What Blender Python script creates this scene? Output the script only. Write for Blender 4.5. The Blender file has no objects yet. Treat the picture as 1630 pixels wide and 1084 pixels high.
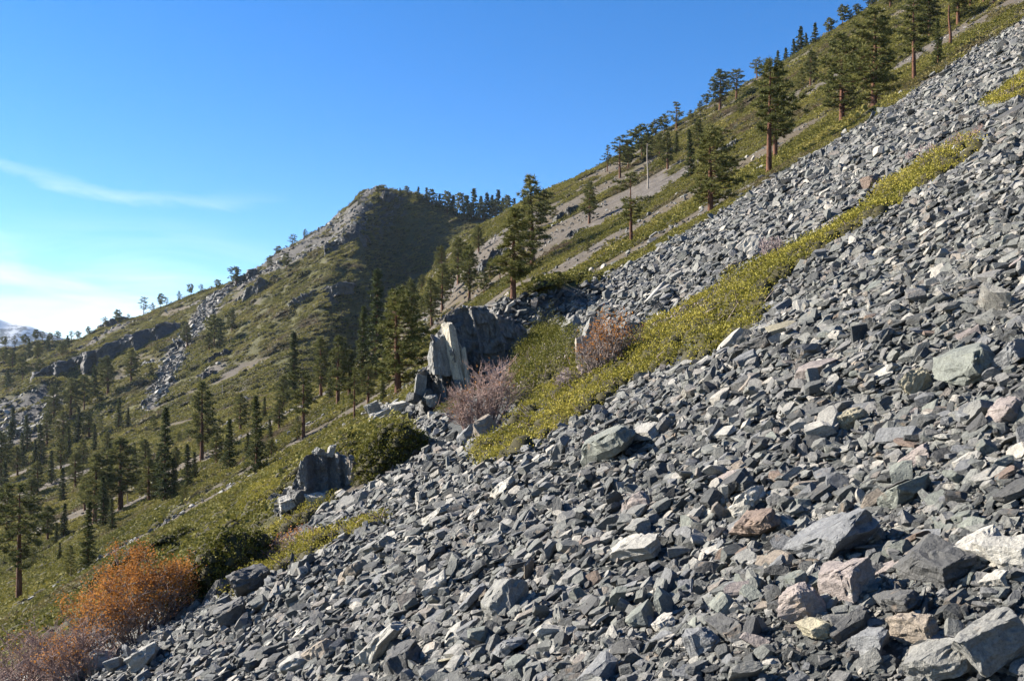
import bpy, bmesh, math, random
import numpy as np
from mathutils import Vector, Matrix, Euler

# ------------------------------------------------------------------ camera, sky, sun, exposure
SC = bpy.context.scene
COL = SC.collection
F = 1565.0            # focal length in photograph pixels (photograph is 1630 x 1084)
CX, HY = 815.0, 620.0  # principal column, horizon row
cam_data = bpy.data.cameras.new('camera')
cam_data.sensor_width = 36.0
cam_data.lens = 36.0 * F / 1630.0
cam_data.shift_y = (HY - 542.0) / 1630.0
cam_data.clip_start = 0.1
cam_data.clip_end = 60000.0
cam = bpy.data.objects.new('camera', cam_data)
cam.rotation_euler = (math.radians(90), 0, 0)
COL.objects.link(cam)
SC.camera = cam

SUN_EL = math.radians(28.0)
SUN_AZ = math.radians(-73.0)     # measured from +Y (view direction) towards +X: the sun stands to the left, a little ahead
sun_dir = Vector((math.sin(SUN_AZ) * math.cos(SUN_EL), math.cos(SUN_AZ) * math.cos(SUN_EL), math.sin(SUN_EL)))
sd = bpy.data.lights.new('sun', 'SUN')
sd.energy = 5.0
sd.angle = math.radians(0.53)
sd.color = (1.0, 0.91, 0.78)
sun = bpy.data.objects.new('sun', sd)
sun.rotation_euler = sun_dir.to_track_quat('Z', 'Y').to_euler()
COL.objects.link(sun)

world = bpy.data.worlds.new('World')
SC.world = world
world.use_nodes = True


def N(nt, kind, **kw):
    n = nt.nodes.new(kind)
    for k, v in kw.items():
        if k == 'inp':
            for a, b in v.items():
                n.inputs[a].default_value = b
        else:
            setattr(n, k, v)
    return n


def L(nt, a, b):
    nt.links.new(a, b)


def math_node(nt, op, a, b=None, c=None, clamp=False):
    n = nt.nodes.new('ShaderNodeMath')
    n.operation = op
    n.use_clamp = clamp
    for i, v in enumerate((a, b, c)):
        if v is None:
            continue
        if isinstance(v, (int, float)):
            n.inputs[i].default_value = v
        else:
            nt.links.new(v, n.inputs[i])
    return n.outputs[0]


def ramp(nt, fac, stops, interp='LINEAR'):
    n = nt.nodes.new('ShaderNodeValToRGB')
    n.color_ramp.interpolation = interp
    el = n.color_ramp.elements
    while len(el) < len(stops):
        el.new(0.5)
    for e, (p, c) in zip(el, stops):
        e.position = p
        e.color = tuple(c) + (1.0,) if len(c) == 3 else c
    nt.links.new(fac, n.inputs[0])
    return n.outputs[0]


def mix(nt, fac, a, b, blend='MIX'):
    n = nt.nodes.new('ShaderNodeMix')
    n.data_type = 'RGBA'
    n.blend_type = blend
    for s, v in ((0, fac), (6, a), (7, b)):
        if isinstance(v, (int, float)):
            n.inputs[s].default_value = v
        elif isinstance(v, tuple):
            n.inputs[s].default_value = v + (1.0,) if len(v) == 3 else v
        else:
            nt.links.new(v, n.inputs[s])
    return n.outputs[2]


def build_world():
    nt = world.node_tree
    nt.nodes.clear()
    out = N(nt, 'ShaderNodeOutputWorld')
    bg = N(nt, 'ShaderNodeBackground')
    bg.inputs[1].default_value = 0.064
    sky = N(nt, 'ShaderNodeTexSky', sky_type='NISHITA', sun_disc=False)
    sky.sun_elevation = SUN_EL
    sky.sun_rotation = SUN_AZ
    sky.altitude = 2000.0
    sky.air_density = 1.0
    sky.dust_density = 0.25
    sky.ozone_density = 3.0
    hs = N(nt, 'ShaderNodeHueSaturation', inp={'Hue': 0.506, 'Saturation': 1.34, 'Value': 1.0})
    L(nt, sky.outputs[0], hs.inputs['Color'])
    # thin cirrus low in the sky towards the valley
    tc = N(nt, 'ShaderNodeTexCoord')
    sp = N(nt, 'ShaderNodeSeparateXYZ')
    L(nt, tc.outputs['Generated'], sp.inputs[0])
    az = math_node(nt, 'ARCTAN2', sp.outputs[0], sp.outputs[1])
    el = math_node(nt, 'ARCSINE', sp.outputs[2])
    cb = N(nt, 'ShaderNodeCombineXYZ')
    tilt = math_node(nt, 'MULTIPLY_ADD', az, 0.06, el)
    L(nt, math_node(nt, 'MULTIPLY', az, 5.0), cb.inputs[0])
    L(nt, math_node(nt, 'MULTIPLY', tilt, 22.0), cb.inputs[1])
    no = N(nt, 'ShaderNodeTexNoise', inp={'Scale': 1.0, 'Detail': 7.0, 'Roughness': 0.56, 'Distortion': 0.7})
    L(nt, cb.outputs[0], no.inputs['Vector'])
    # band of cloud: low elevation, fading out towards the right and upwards
    e_fade = ramp(nt, math_node(nt, 'MULTIPLY', el, 4.0), [(0.0, (0.75,) * 3), (0.34, (1,) * 3), (0.50, (.55,) * 3), (0.66, (0,) * 3)])
    a_fade = ramp(nt, math_node(nt, 'MULTIPLY_ADD', az, -1.0, 0.0), [(0.20, (0,) * 3), (0.33, (1,) * 3)])
    band = math_node(nt, 'MULTIPLY', math_node(nt, 'MULTIPLY', e_fade, a_fade), ramp(nt, no.outputs[0], [(0.42, (0,) * 3), (0.80, (1,) * 3)]))
    # one long streak higher up
    bend = math_node(nt, 'ADD', az, 0.36)
    line = math_node(nt, 'SUBTRACT', tilt, math_node(nt, 'MULTIPLY_ADD', math_node(nt, 'MULTIPLY', bend, bend), 0.9, 0.158))
    no2 = N(nt, 'ShaderNodeTexNoise', inp={'Scale': 2.3, 'Detail': 6.0, 'Roughness': 0.6, 'Distortion': 0.5})
    L(nt, cb.outputs[0], no2.inputs['Vector'])
    wob = math_node(nt, 'MULTIPLY_ADD', no2.outputs[0], 0.030, -0.015)
    streak = math_node(nt, 'ABSOLUTE', math_node(nt, 'ADD', line, wob))
    streak = ramp(nt, math_node(nt, 'MULTIPLY', streak, 60.0), [(0.0, (1,) * 3), (0.7, (0,) * 3)], 'EASE')
    streak = math_node(nt, 'MULTIPLY', streak, ramp(nt, math_node(nt, 'MULTIPLY', az, -1.0), [(0.22, (0,) * 3), (0.33, (1,) * 3)]))
    streak = math_node(nt, 'MULTIPLY', streak, ramp(nt, no2.outputs[0], [(0.30, (0.03,) * 3), (0.7, (.36,) * 3)]))
    cl = math_node(nt, 'MAXIMUM', band, streak, clamp=True)
    c = mix(nt, math_node(nt, 'MULTIPLY', cl, 0.75), hs.outputs[0], (6.6, 6.85, 7.1))
    L(nt, c, bg.inputs[0])
    L(nt, bg.outputs[0], out.inputs[0])


build_world()
vs = SC.view_settings
vs.view_transform = 'Standard'
vs.look = 'None'
vs.exposure = 1.75
vs.gamma = 1.0
vs.use_curve_mapping = False
SC.render.engine = 'CYCLES'
SC.cycles.use_denoising = True
SC.cycles.max_bounces = 6
SC.cycles.diffuse_bounces = 2
SC.cycles.volume_bounces = 1
SC.cycles.transparent_max_bounces = 8

RNG = np.random.default_rng(11)
random.seed(5)

# ------------------------------------------------------------------ numeric helpers


def _hash(ix, iy, seed):
    h = (ix.astype(np.int64) * 374761393 + iy.astype(np.int64) * 668265263 + seed * 974711) & 0x7fffffff
    h = ((h ^ (h >> 13)) * 1274126177) & 0x7fffffff
    h = h ^ (h >> 16)
    return (h & 0xffffff) / float(0xffffff)


def vnoise(x, y, seed=0):
    x = np.asarray(x, float); y = np.asarray(y, float)
    ix = np.floor(x); iy = np.floor(y)
    fx = x - ix; fy = y - iy
    fx = fx * fx * (3 - 2 * fx); fy = fy * fy * (3 - 2 * fy)
    a = _hash(ix, iy, seed); b = _hash(ix + 1, iy, seed)
    c = _hash(ix, iy + 1, seed); d = _hash(ix + 1, iy + 1, seed)
    return (a + (b - a) * fx) * (1 - fy) + (c + (d - c) * fx) * fy - 0.5


def fbm(x, y, octaves=4, seed=0, gain=0.5):
    s = 0.0; a = 1.0
    for k in range(octaves):
        s = s + a * vnoise(x * 2 ** k + 17.3 * k, y * 2 ** k - 9.1 * k, seed + k)
        a *= gain
    return s


def sstep(a, b, x):
    t = np.clip((np.asarray(x, float) - a) / (b - a), 0, 1)
    return t * t * (3 - 2 * t)


def in_poly(px, py, poly):
    px = np.asarray(px, float); py = np.asarray(py, float)
    r = np.zeros(px.shape, bool)
    n = len(poly)
    for i in range(n):
        x0, y0 = poly[i]; x1, y1 = poly[(i + 1) % n]
        c = ((y0 > py) != (y1 > py)) & (px < (x1 - x0) * (py - y0) / (y1 - y0 + 1e-9) + x0)
        r ^= c
    return r


# ------------------------------------------------------------------ the lie of the land
H0, SA, SB = 3.5, 0.555, 0.105      # the talus plane: z = -H0 + SA x + SB y
PX = [-1400, -600, 0, 200, 400, 600, 700, 815, 1005, 1225, 1400, 1630, 2200, 3000]


def plane_py(px, Y):
    return HY - F * (SA * (px - CX) / F + SB - H0 / Y)


def off_left(px, k):
    return k * (1 - sstep(600, 740, px))


SECTIONS = {
    50: [(p, plane_py(p, 50)) for p in PX],
    80: [(p, plane_py(p, 80) + float(off_left(p, 16))) for p in PX],
    120: [(p, plane_py(p, 120) + float(off_left(p, 34))) for p in PX],
    160: [(-1400, 1500), (-600, 1215), (0, 955), (200, 858), (400, 752), (600, 640), (700, 562), (815, 485), (1005, 378), (1225, 258), (1400, 158), (1630, 28), (2200, -280), (3000, -700)],
    220: [(-1400, 1400), (-600, 1120), (0, 890), (200, 803), (400, 708), (600, 602), (700, 527), (815, 447), (1005, 350), (1225, 217), (1400, 107), (1630, -28), (2200, -350), (3000, -780)],
    300: [(-1400, 1300), (-600, 1030), (0, 835), (200, 757), (400, 667), (560, 588), (660, 508), (740, 425), (830, 367), (1000, 284), (1200, 168), (1400, 42), (1630, -93), (2200, -420), (3000, -860)],
    380: [(-1400, 1250), (-600, 970), (0, 790), (200, 728), (400, 655), (560, 588), (640, 520), (700, 420), (760, 362), (860, 310), (1000, 243), (1200, 126), (1400, 2), (1630, -138), (2200, -460), (3000, -900)],
    450: [(-1400, 1200), (-600, 940), (0, 752), (200, 692), (400, 632), (470, 622), (530, 655), (600, 610), (660, 500), (700, 440), (760, 385), (860, 335), (1000, 270), (1200, 160), (1400, 40), (1630, -90), (2200, -400), (3000, -800)],
    550: [(-1400, 1150), (-600, 885), (0, 690), (150, 636), (250, 598), (350, 566), (460, 522), (520, 497), (560, 572), (620, 570), (680, 455), (740, 400), (860, 345), (1000, 290), (1200, 190), (1400, 80), (1630, -30), (2200, -300), (3000, -650)],
    700: [(-1400, 1050), (-600, 820), (0, 622), (100, 588), (200, 550), (300, 512), (400, 463), (480, 417), (545, 372), (570, 352), (600, 440), (640, 480), (690, 440), (740, 378), (830, 345), (1000, 300), (1200, 220), (1400, 130), (1630, 40), (2200, -200), (3000, -500)],
    780: [(-1400, 1000), (-600, 790), (0, 590), (100, 565), (200, 528), (300, 492), (400, 440), (480, 394), (540, 352), (572, 322), (590, 322), (606, 372), (645, 430), (690, 425), (740, 380), (830, 346), (1000, 305), (1200, 235), (1400, 150), (1630, 90), (2200, -100), (3000, -350)],
    850: [(-1400, 950), (-600, 760), (-100, 590), (0, 562), (110, 545), (160, 525), (200, 508), (300, 475), (370, 455), (430, 412), (500, 370), (550, 336), (574, 312), (592, 304), (612, 303), (650, 307), (684, 318), (714, 336), (740, 354), (800, 350), (830, 342), (1000, 310), (1200, 250), (1630, 150), (2200, 0), (3000, -200)],
    1000: [(-1400, 900), (-600, 770), (0, 605), (300, 520), (500, 420), (600, 360), (800, 380), (1200, 300), (1630, 220), (2200, 100), (3000, 0)],
    1400: [(-1400, 850), (-600, 760), (0, 660), (600, 520), (1200, 460), (2200, 350), (3000, 300)],
}
_U = np.linspace(-1.7, 1.7, 1400)
_YK = np.array(sorted(SECTIONS))
_LK = np.log(_YK)
_LY = np.linspace(math.log(40), math.log(1500), 500)


def _table():
    rows = []
    pxs = _U * F + CX
    for Y in _YK:
        pts = np.array(SECTIONS[int(Y)], float)
        row = np.interp(pxs, pts[:, 0], pts[:, 1])
        k = 9 if Y < 400 else 5
        ker = np.ones(k) / k
        row = np.convolve(np.pad(row, k, mode='edge'), ker, 'same')[k:-k]
        rows.append((HY - row) / F)
    rows = np.array(rows)
    tab = np.empty((len(_LY), len(_U)))
    for j in range(len(_LY)):
        l = min(max(_LY[j], _LK[0]), _LK[-1])
        i = min(max(np.searchsorted(_LK, l) - 1, 0), len(_LK) - 2)
        t = (l - _LK[i]) / (_LK[i + 1] - _LK[i])
        tab[j] = rows[i] * (1 - t) + rows[i + 1] * t
    ker = np.array([1, 2, 3, 4, 5, 4, 3, 2, 1], float); ker /= ker.sum()
    pad = np.vstack([np.repeat(tab[:1], 4, 0), tab, np.repeat(tab[-1:], 4, 0)])
    return sum(ker[k] * pad[k:k + len(tab)] for k in range(9))


_TAB = _table()


def base_z(x, y):
    """smooth lie of the land, without small relief"""
    x = np.asarray(x, float); y = np.asarray(y, float)
    plane = -H0 + SA * x + SB * y
    ys = np.maximum(y, 41.0)
    u = np.clip(x / ys, -1.69, 1.69)
    fu = (u - _U[0]) / (_U[1] - _U[0]); iu = np.clip(fu.astype(int), 0, len(_U) - 2); fu = fu - iu
    fl = (np.clip(np.log(ys), _LY[0], _LY[-1]) - _LY[0]) / (_LY[1] - _LY[0]); il = np.clip(fl.astype(int), 0, len(_LY) - 2); fl = fl - il
    v = (_TAB[il, iu] * (1 - fu) + _TAB[il, iu + 1] * fu) * (1 - fl) + (_TAB[il + 1, iu] * (1 - fu) + _TAB[il + 1, iu + 1] * fu) * fl
    w = sstep(48, 75, y)
    z = plane * (1 - w) + v * ys * w
    # the step of bedrock that carries the talus above the cliff
    p = x / np.maximum(y, 5.0) * F + CX
    win = sstep(672, 715, p) * (1 - sstep(850, 1000, p))
    edge = 47.0 + np.clip((p - 760) * 0.02, -1, 4)
    z = z + win * 2.7 * sstep(edge, edge + 4.5, y) * (1 - sstep(60, 105, y))
    # low bench under the smaller outcrop
    win2 = sstep(455, 480, p) * (1 - sstep(600, 660, p))
    z = z + win2 * 1.0 * sstep(32.5, 35.5, y) * (1 - sstep(38, 55, y))
    return z


TALUS = [(-100, 1130), (20, 1086), (120, 1036), (225, 972), (300, 938), (325, 930), (420, 935), (490, 880), (430, 805), (470, 770), (560, 792), (600, 765), (650, 715), (660, 690),
         (595, 662), (600, 648), (660, 640), (690, 560), (712, 520), (760, 486), (810, 478), (870, 466), (920, 460), (960, 440), (1010, 420), (1100, 366), (1130, 350),
         (1225, 291), (1300, 245), (1400, 185), (1470, 136), (1630, 28), (1760, -60), (2200, -360), (4000, -1200), (9000, 1000), (9000, 9000), (-200, 9000), (-200, 1300)]


def to_px(x, y, z):
    ys = np.maximum(y, 0.5)
    return x / ys * F + CX, HY - z / ys * F


def talus_mask(x, y, z):
    p, q = to_px(x, y, z)
    m = in_poly(p, q, TALUS) & (y < 230)
    return m | (y < 3.5)


def terrain_z(x, y):
    z = base_z(x, y)
    x = np.asarray(x, float); y = np.asarray(y, float)
    d = np.sqrt(x * x + y * y)
    amp_near = 1 - sstep(60, 140, d)
    z = z + amp_near * (0.42 * fbm(x * 0.45, y * 0.45, 4, 3) + 0.5 * fbm(x * 0.06, y * 0.06, 2, 9) * sstep(10, 30, d))
    mid = sstep(70, 150, d) * (1 - 0.3 * sstep(450, 600, y))
    # ribs and runnels down the fall line
    a = 0.30
    s = -x * math.sin(a) + y * math.cos(a); r = x * math.cos(a) + y * math.sin(a)
    z = z + mid * (1.5 * fbm(r * 0.018, s * 0.07, 4, 21) + 0.6 * fbm(x * .12, y * .12, 3, 31))
    far = sstep(440, 600, y)
    p = x / np.maximum(y, 5.0) * F + CX
    crag = 0.45 + 0.9 * sstep(260, 60, p) + 0.6 * (1 - sstep(480, 620, np.abs(p - 520) + 400))
    n = fbm(x * 0.03, y * 0.03, 5, 41)
    n = n - 0.35 * np.abs(fbm(x * 0.022 + 9, y * 0.022, 4, 45))
    z = z + far * (crag * 9.0 * n + 1.5 + 3.0 * np.abs(fbm(x * 0.05 + 4, y * 0.05, 4, 51)) - 1.0)
    return z


_YS = np.concatenate([np.linspace(2.5, 60, 900), np.exp(np.linspace(math.log(60.1), math.log(1000), 1500))])


def hit(px, py, ymin=2.5, ymax=1000.0):
    """first point of the ground behind a pixel of the photograph (or the local skyline if it lies above the ground)"""
    u = (px - CX) / F; v = (HY - py) / F
    ys = _YS[(_YS >= ymin) & (_YS <= ymax)]
    vt = terrain_z(u * ys, ys) / ys
    k = np.argmax(vt >= v)
    if not (vt[k] >= v):
        k = int(np.argmax(vt))
    y = float(ys[k])
    return Vector((u * y, y, float(terrain_z(np.array(u * y), np.array(y)))))


# ------------------------------------------------------------------ mesh helpers


def mesh_from(name, verts, tris, mats=(), quads=None, smooth=False, mat_idx=None):
    me = bpy.data.meshes.new(name)
    verts = np.asarray(verts, np.float32)
    faces = np.asarray(tris, np.int32).reshape(-1, 3)
    nq = 0 if quads is None else len(quads)
    me.vertices.add(len(verts))
    me.vertices.foreach_set('co', verts.ravel())
    nl = len(faces) * 3 + nq * 4
    me.loops.add(nl)
    idx = faces.ravel()
    starts = np.arange(len(faces), dtype=np.int32) * 3
    tot = np.full(len(faces), 3, np.int32)
    if nq:
        quads = np.asarray(quads, np.int32)
        idx = np.concatenate([idx, quads.ravel()])
        starts = np.concatenate([starts, len(faces) * 3 + np.arange(nq, dtype=np.int32) * 4])
        tot = np.concatenate([tot, np.full(nq, 4, np.int32)])
    me.loops.foreach_set('vertex_index', idx)
    me.polygons.add(len(starts))
    me.polygons.foreach_set('loop_start', starts)
    me.polygons.foreach_set('loop_total', tot)
    if smooth:
        me.polygons.foreach_set('use_smooth', np.ones(len(starts), bool))
    for m in mats:
        me.materials.append(m)
    if mat_idx is not None:
        me.polygons.foreach_set('material_index', np.asarray(mat_idx, np.int32))
    me.update(calc_edges=True)
    me.validate()
    return me


def new_obj(name, data, parent=None, loc=None):
    o = bpy.data.objects.new(name, data)
    COL.objects.link(o)
    if parent is not None:
        o.parent = parent
    if loc is not None:
        o.location = loc
    return o


def tag(o, label=None, cat=None, group=None, kind=None):
    if label: o['label'] = label
    if cat: o['category'] = cat
    if group: o['group'] = group
    if kind: o['kind'] = kind
    return o


class Soup:
    """collects vertices and triangles of many little pieces"""
    def __init__(self):
        self.v = []; self.f = []; self.m = []; self.n = 0

    def add(self, v, f, m=0):
        v = np.asarray(v, float).reshape(-1, 3); f = np.asarray(f, int).reshape(-1, 3)
        self.v.append(v); self.f.append(f + self.n); self.m.append(np.full(len(f), m)); self.n += len(v)

    def tube(self, pts, radii, sides=4, m=0):
        pts = np.asarray(pts, float); k = len(pts)
        t = np.gradient(pts, axis=0); t /= np.linalg.norm(t, axis=1)[:, None] + 1e-9
        ref = np.array([0.31, 0.95, 0.05])
        a = np.cross(t, ref); a /= np.linalg.norm(a, axis=1)[:, None] + 1e-9
        b = np.cross(t, a)
        ang = np.arange(sides) * 2 * math.pi / sides
        r = np.asarray(radii, float)[:, None, None]
        ring = pts[:, None, :] + r * (np.cos(ang)[None, :, None] * a[:, None, :] + np.sin(ang)[None, :, None] * b[:, None, :])
        v = ring.reshape(-1, 3)
        f = []
        for i in range(k - 1):
            for j in range(sides):
                p0 = i * sides + j; p1 = i * sides + (j + 1) % sides
                f.append((p0, p1, p1 + sides)); f.append((p0, p1 + sides, p0 + sides))
        self.add(v, f, m)

    def cards(self, c, d, w, s, m=0):
        """triangular leaves or needle sprays: centres c, axis vectors d (full length), width vectors w"""
        c = np.asarray(c); n = len(c)
        v = np.stack([c - w * 0.5, c + w * 0.5, c + d], 1).reshape(-1, 3)
        self.add(v, np.arange(3 * n).reshape(-1, 3), m)

    def leaves(self, c, d, w, m=0):
        """four-cornered leaves"""
        n = len(c)
        v = np.stack([c, c + d * .5 + w * .5, c + d, c + d * .5 - w * .5], 1).reshape(-1, 3)
        i = np.arange(n)[:, None] * 4
        f = np.concatenate([i + np.array([0, 1, 2]), i + np.array([0, 2, 3])], 0)
        self.add(v, f, m)

    def mesh(self, name, mats, smooth=False):
        return mesh_from(name, np.concatenate(self.v), np.concatenate(self.f), mats, mat_idx=np.concatenate(self.m), smooth=smooth)


def unit(v):
    return v / (np.linalg.norm(v, axis=-1, keepdims=True) + 1e-9)


def rand_dirs(rng, n):
    return unit(rng.normal(size=(n, 3)))


# ------------------------------------------------------------------ materials


def new_mat(name):
    m = bpy.data.materials.new(name)
    m.use_nodes = True
    nt = m.node_tree
    nt.nodes.clear()
    out = N(nt, 'ShaderNodeOutputMaterial')
    b = N(nt, 'ShaderNodeBsdfPrincipled')
    b.inputs['Roughness'].default_value = 0.85
    b.inputs['Specular IOR Level'].default_value = 0.25
    L(nt, b.outputs[0], out.inputs[0])
    return m, nt, b


def rock_material(name, source, scale=1.0, fixed=None, fol=(1.2, 1.2, 6.0), fcol=0.3, fbump=0.35):
    """slaty metamorphic rock. source: 'object' takes the object's own colour, 'random' a colour of its own for every stone, 'fixed' one colour"""
    m, nt, b = new_mat(name)
    tc = N(nt, 'ShaderNodeTexCoord')
    geo = N(nt, 'ShaderNodeNewGeometry')
    oi = N(nt, 'ShaderNodeObjectInfo')
    if source == 'object':
        base = oi.outputs['Color']
    elif source == 'random':
        base = ramp(nt, oi.outputs['Random'], [(0.0, (0.0452, 0.0478, 0.047)), (0.14, (0.08, 0.0827, 0.0792)), (0.28, (0.1131, 0.1183, 0.1096)), (0.44, (0.1348, 0.1331, 0.1279)), (0.57, (0.1549, 0.1583, 0.1462)), (0.7, (0.127, 0.1305, 0.1331)), (0.8, (0.2132, 0.2088, 0.1931)), (0.905, (0.1566, 0.1392, 0.1218)), (0.945, (0.2958, 0.2784, 0.2436)), (1.0, (0.1914, 0.161, 0.1479))], 'CONSTANT')
    else:
        col = N(nt, 'ShaderNodeRGB'); col.outputs[0].default_value = fixed + (1,)
        base = col.outputs[0]
    # world-space positions so no two stones show the same stains
    mp = N(nt, 'ShaderNodeMapping')
    L(nt, geo.outputs['Position'], mp.inputs[0])
    n1 = N(nt, 'ShaderNodeTexNoise', inp={'Scale': 2.2 * scale, 'Detail': 6.0, 'Roughness': 0.62})
    L(nt, mp.outputs[0], n1.inputs['Vector'])
    n2 = N(nt, 'ShaderNodeTexNoise', inp={'Scale': 14.0 * scale, 'Detail': 5.0, 'Roughness': 0.7})
    L(nt, mp.outputs[0], n2.inputs['Vector'])
    # foliation in the stone's own frame
    fm = N(nt, 'ShaderNodeMapping', inp={'Scale': fol})
    L(nt, tc.outputs['Object'], fm.inputs[0])
    n3 = N(nt, 'ShaderNodeTexNoise', inp={'Scale': 2.4, 'Detail': 5.0, 'Roughness': 0.65, 'Distortion': 0.25})
    L(nt, fm.outputs[0], n3.inputs['Vector'])
    c = mix(nt, 1.0, base, ramp(nt, n1.outputs[0], [(0.25, (0.62, 0.63, 0.65)), (0.5, (0.98, 0.98, 0.98)), (0.78, (1.32, 1.30, 1.25))]), 'MULTIPLY')
    c = mix(nt, fcol, c, ramp(nt, n3.outputs[0], [(0.3, (0.72, 0.73, 0.75)), (0.5, (1, 1, 1)), (0.7, (1.22, 1.2, 1.16))]), 'MULTIPLY')
    c = mix(nt, 0.7, c, ramp(nt, n2.outputs[0], [(0.3, (0.68, 0.68, 0.68)), (0.55, (1, 1, 1)), (0.75, (1.3, 1.3, 1.28))]), 'MULTIPLY')
    n6 = N(nt, 'ShaderNodeTexNoise', inp={'Scale': 48.0 * scale, 'Detail': 3.0, 'Roughness': 0.7})
    L(nt, mp.outputs[0], n6.inputs['Vector'])
    c = mix(nt, 0.8, c, ramp(nt, n6.outputs[0], [(0.32, (0.6, 0.6, 0.6)), (0.5, (1, 1, 1)), (0.72, (1.35, 1.35, 1.33))]), 'MULTIPLY')
    # rusty and pale lichen spots
    n4 = N(nt, 'ShaderNodeTexNoise', inp={'Scale': 4.1 * scale, 'Detail': 4.0, 'Roughness': 0.6})
    mp2 = N(nt, 'ShaderNodeMapping', inp={'Location': (31, 7, 3)})
    L(nt, geo.outputs['Position'], mp2.inputs[0]); L(nt, mp2.outputs[0], n4.inputs['Vector'])
    c = mix(nt, ramp(nt, n4.outputs[0], [(0.62, (0,) * 3), (0.74, (0.55,) * 3)]), c, (0.27, 0.19, 0.12))
    c = mix(nt, ramp(nt, n4.outputs[0], [(0.24, (0.5,) * 3), (0.34, (0,) * 3)]), c, (0.42, 0.43, 0.38))
    L(nt, c, b.inputs['Base Color'])
    h = math_node(nt, 'MULTIPLY_ADD', n3.outputs[0], fbump, math_node(nt, 'MULTIPLY_ADD', n2.outputs[0], 0.5, n1.outputs[0]))
    n5 = N(nt, 'ShaderNodeTexNoise', inp={'Scale': 55.0 * scale, 'Detail': 4.0, 'Roughness': 0.75})
    L(nt, mp.outputs[0], n5.inputs['Vector'])
    h = math_node(nt, 'MULTIPLY_ADD', n5.outputs[0], 0.22, h)
    bp = N(nt, 'ShaderNodeBump', inp={'Strength': 0.85, 'Distance': 0.07 / scale})
    L(nt, h, bp.inputs['Height']); L(nt, bp.outputs[0], b.inputs['Normal'])
    b.inputs['Roughness'].default_value = 0.72
    b.inputs['Specular IOR Level'].default_value = 0.35
    return m


def leaf_material(name, ca, cb, cc, noise=1.2, trans=0.25, random_shift=True, dry=None):
    m, nt, b = new_mat(name)
    out = [n for n in nt.nodes if n.type == 'OUTPUT_MATERIAL'][0]
    geo = N(nt, 'ShaderNodeNewGeometry')
    oi = N(nt, 'ShaderNodeObjectInfo')
    n1 = N(nt, 'ShaderNodeTexNoise', inp={'Scale': noise, 'Detail': 3.0, 'Roughness': 0.6})
    L(nt, geo.outputs['Position'], n1.inputs['Vector'])
    isl = geo.outputs['Random Per Island']
    t = math_node(nt, 'MULTIPLY_ADD', isl, 0.5, math_node(nt, 'MULTIPLY_ADD', n1.outputs[0], 1.5, -0.5))
    if random_shift:
        t = math_node(nt, 'ADD', t, math_node(nt, 'MULTIPLY_ADD', oi.outputs['Random'], 0.3, -0.15))
    c = ramp(nt, t, [(0.1, ca), (0.5, cb), (0.95, cc)])
    if dry:
        n2 = N(nt, 'ShaderNodeTexNoise', inp={'Scale': 0.05, 'Detail': 4.0, 'Roughness': 0.65})
        mp = N(nt, 'ShaderNodeMapping', inp={'Location': (50, 20, 5), 'Scale': (0.55, 1, 1)})
        L(nt, geo.outputs['Position'], mp.inputs[0]); L(nt, mp.outputs[0], n2.inputs['Vector'])
        c = mix(nt, ramp(nt, n2.outputs[0], [(0.55, (0,) * 3), (0.66, (0.85,) * 3)]), c, dry)
    L(nt, c, b.inputs['Base Color'])
    b.inputs['Roughness'].default_value = 0.75
    b.inputs['Specular IOR Level'].default_value = 0.12
    tr = N(nt, 'ShaderNodeBsdfTranslucent')
    L(nt, c, tr.inputs[0])
    ms = N(nt, 'ShaderNodeMixShader', inp={0: trans})
    L(nt, b.outputs[0], ms.inputs[1]); L(nt, tr.outputs[0], ms.inputs[2])
    L(nt, ms.outputs[0], out.inputs[0])
    return m


def plain_material(name, ca, cb, noise=6.0, rough=0.9, bump=0.3, stretch=(1, 1, 1), chips=0.0):
    m, nt, b = new_mat(name)
    tc = N(nt, 'ShaderNodeTexCoord')
    mp = N(nt, 'ShaderNodeMapping', inp={'Scale': stretch})
    L(nt, tc.outputs['Object'], mp.inputs[0])
    n1 = N(nt, 'ShaderNodeTexNoise', inp={'Scale': noise, 'Detail': 5.0, 'Roughness': 0.65})
    L(nt, mp.outputs[0], n1.inputs['Vector'])
    L(nt, ramp(nt, n1.outputs[0], [(0.3, ca), (0.7, cb)]), b.inputs['Base Color'])
    b.inputs['Roughness'].default_value = rough
    bp = N(nt, 'ShaderNodeBump', inp={'Strength': bump, 'Distance': 0.05})
    L(nt, n1.outputs[0], bp.inputs['Height']); L(nt, bp.outputs[0], b.inputs['Normal'])
    return m


M_ROCK_ONE = rock_material('slate_stone', 'object')
M_ROCK_MANY = rock_material('talus_stone', 'random')
M_CRAG = rock_material('crag_rock', 'object', scale=0.12, fol=(4.0, 4.0, 1.2), fcol=1.0)
M_CLIFF = rock_material('cliff_rock', 'object', scale=0.6, fol=(3.0, 3.0, 1.1), fcol=0.9, fbump=0.8)
M_BARK = plain_material('pine_bark', (0.035, 0.018, 0.011), (0.16, 0.072, 0.042), 5.0, 0.9, 0.6, (1, 1, 0.25))
M_BARK_GREY = plain_material('weathered_wood', (0.20, 0.17, 0.14), (0.40, 0.36, 0.31), 6.0, 0.9, 0.5, (1, 1, 0.15))
M_NEEDLE = leaf_material('pine_needles', (0.0552, 0.0653, 0.0221), (0.115, 0.1224, 0.0386), (0.1932, 0.1822, 0.0607), 0.5, 0.22)
M_NEEDLE_FIR = leaf_material('fir_needles', (0.0313, 0.046, 0.0184), (0.0662, 0.081, 0.0276), (0.115, 0.1214, 0.0423), 0.5, 0.18)
M_MAT = leaf_material('manzanita_leaves', (0.1111, 0.1079, 0.0212), (0.2328, 0.2116, 0.036), (0.3597, 0.3015, 0.0677), 0.35, 0.25, False)
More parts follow.
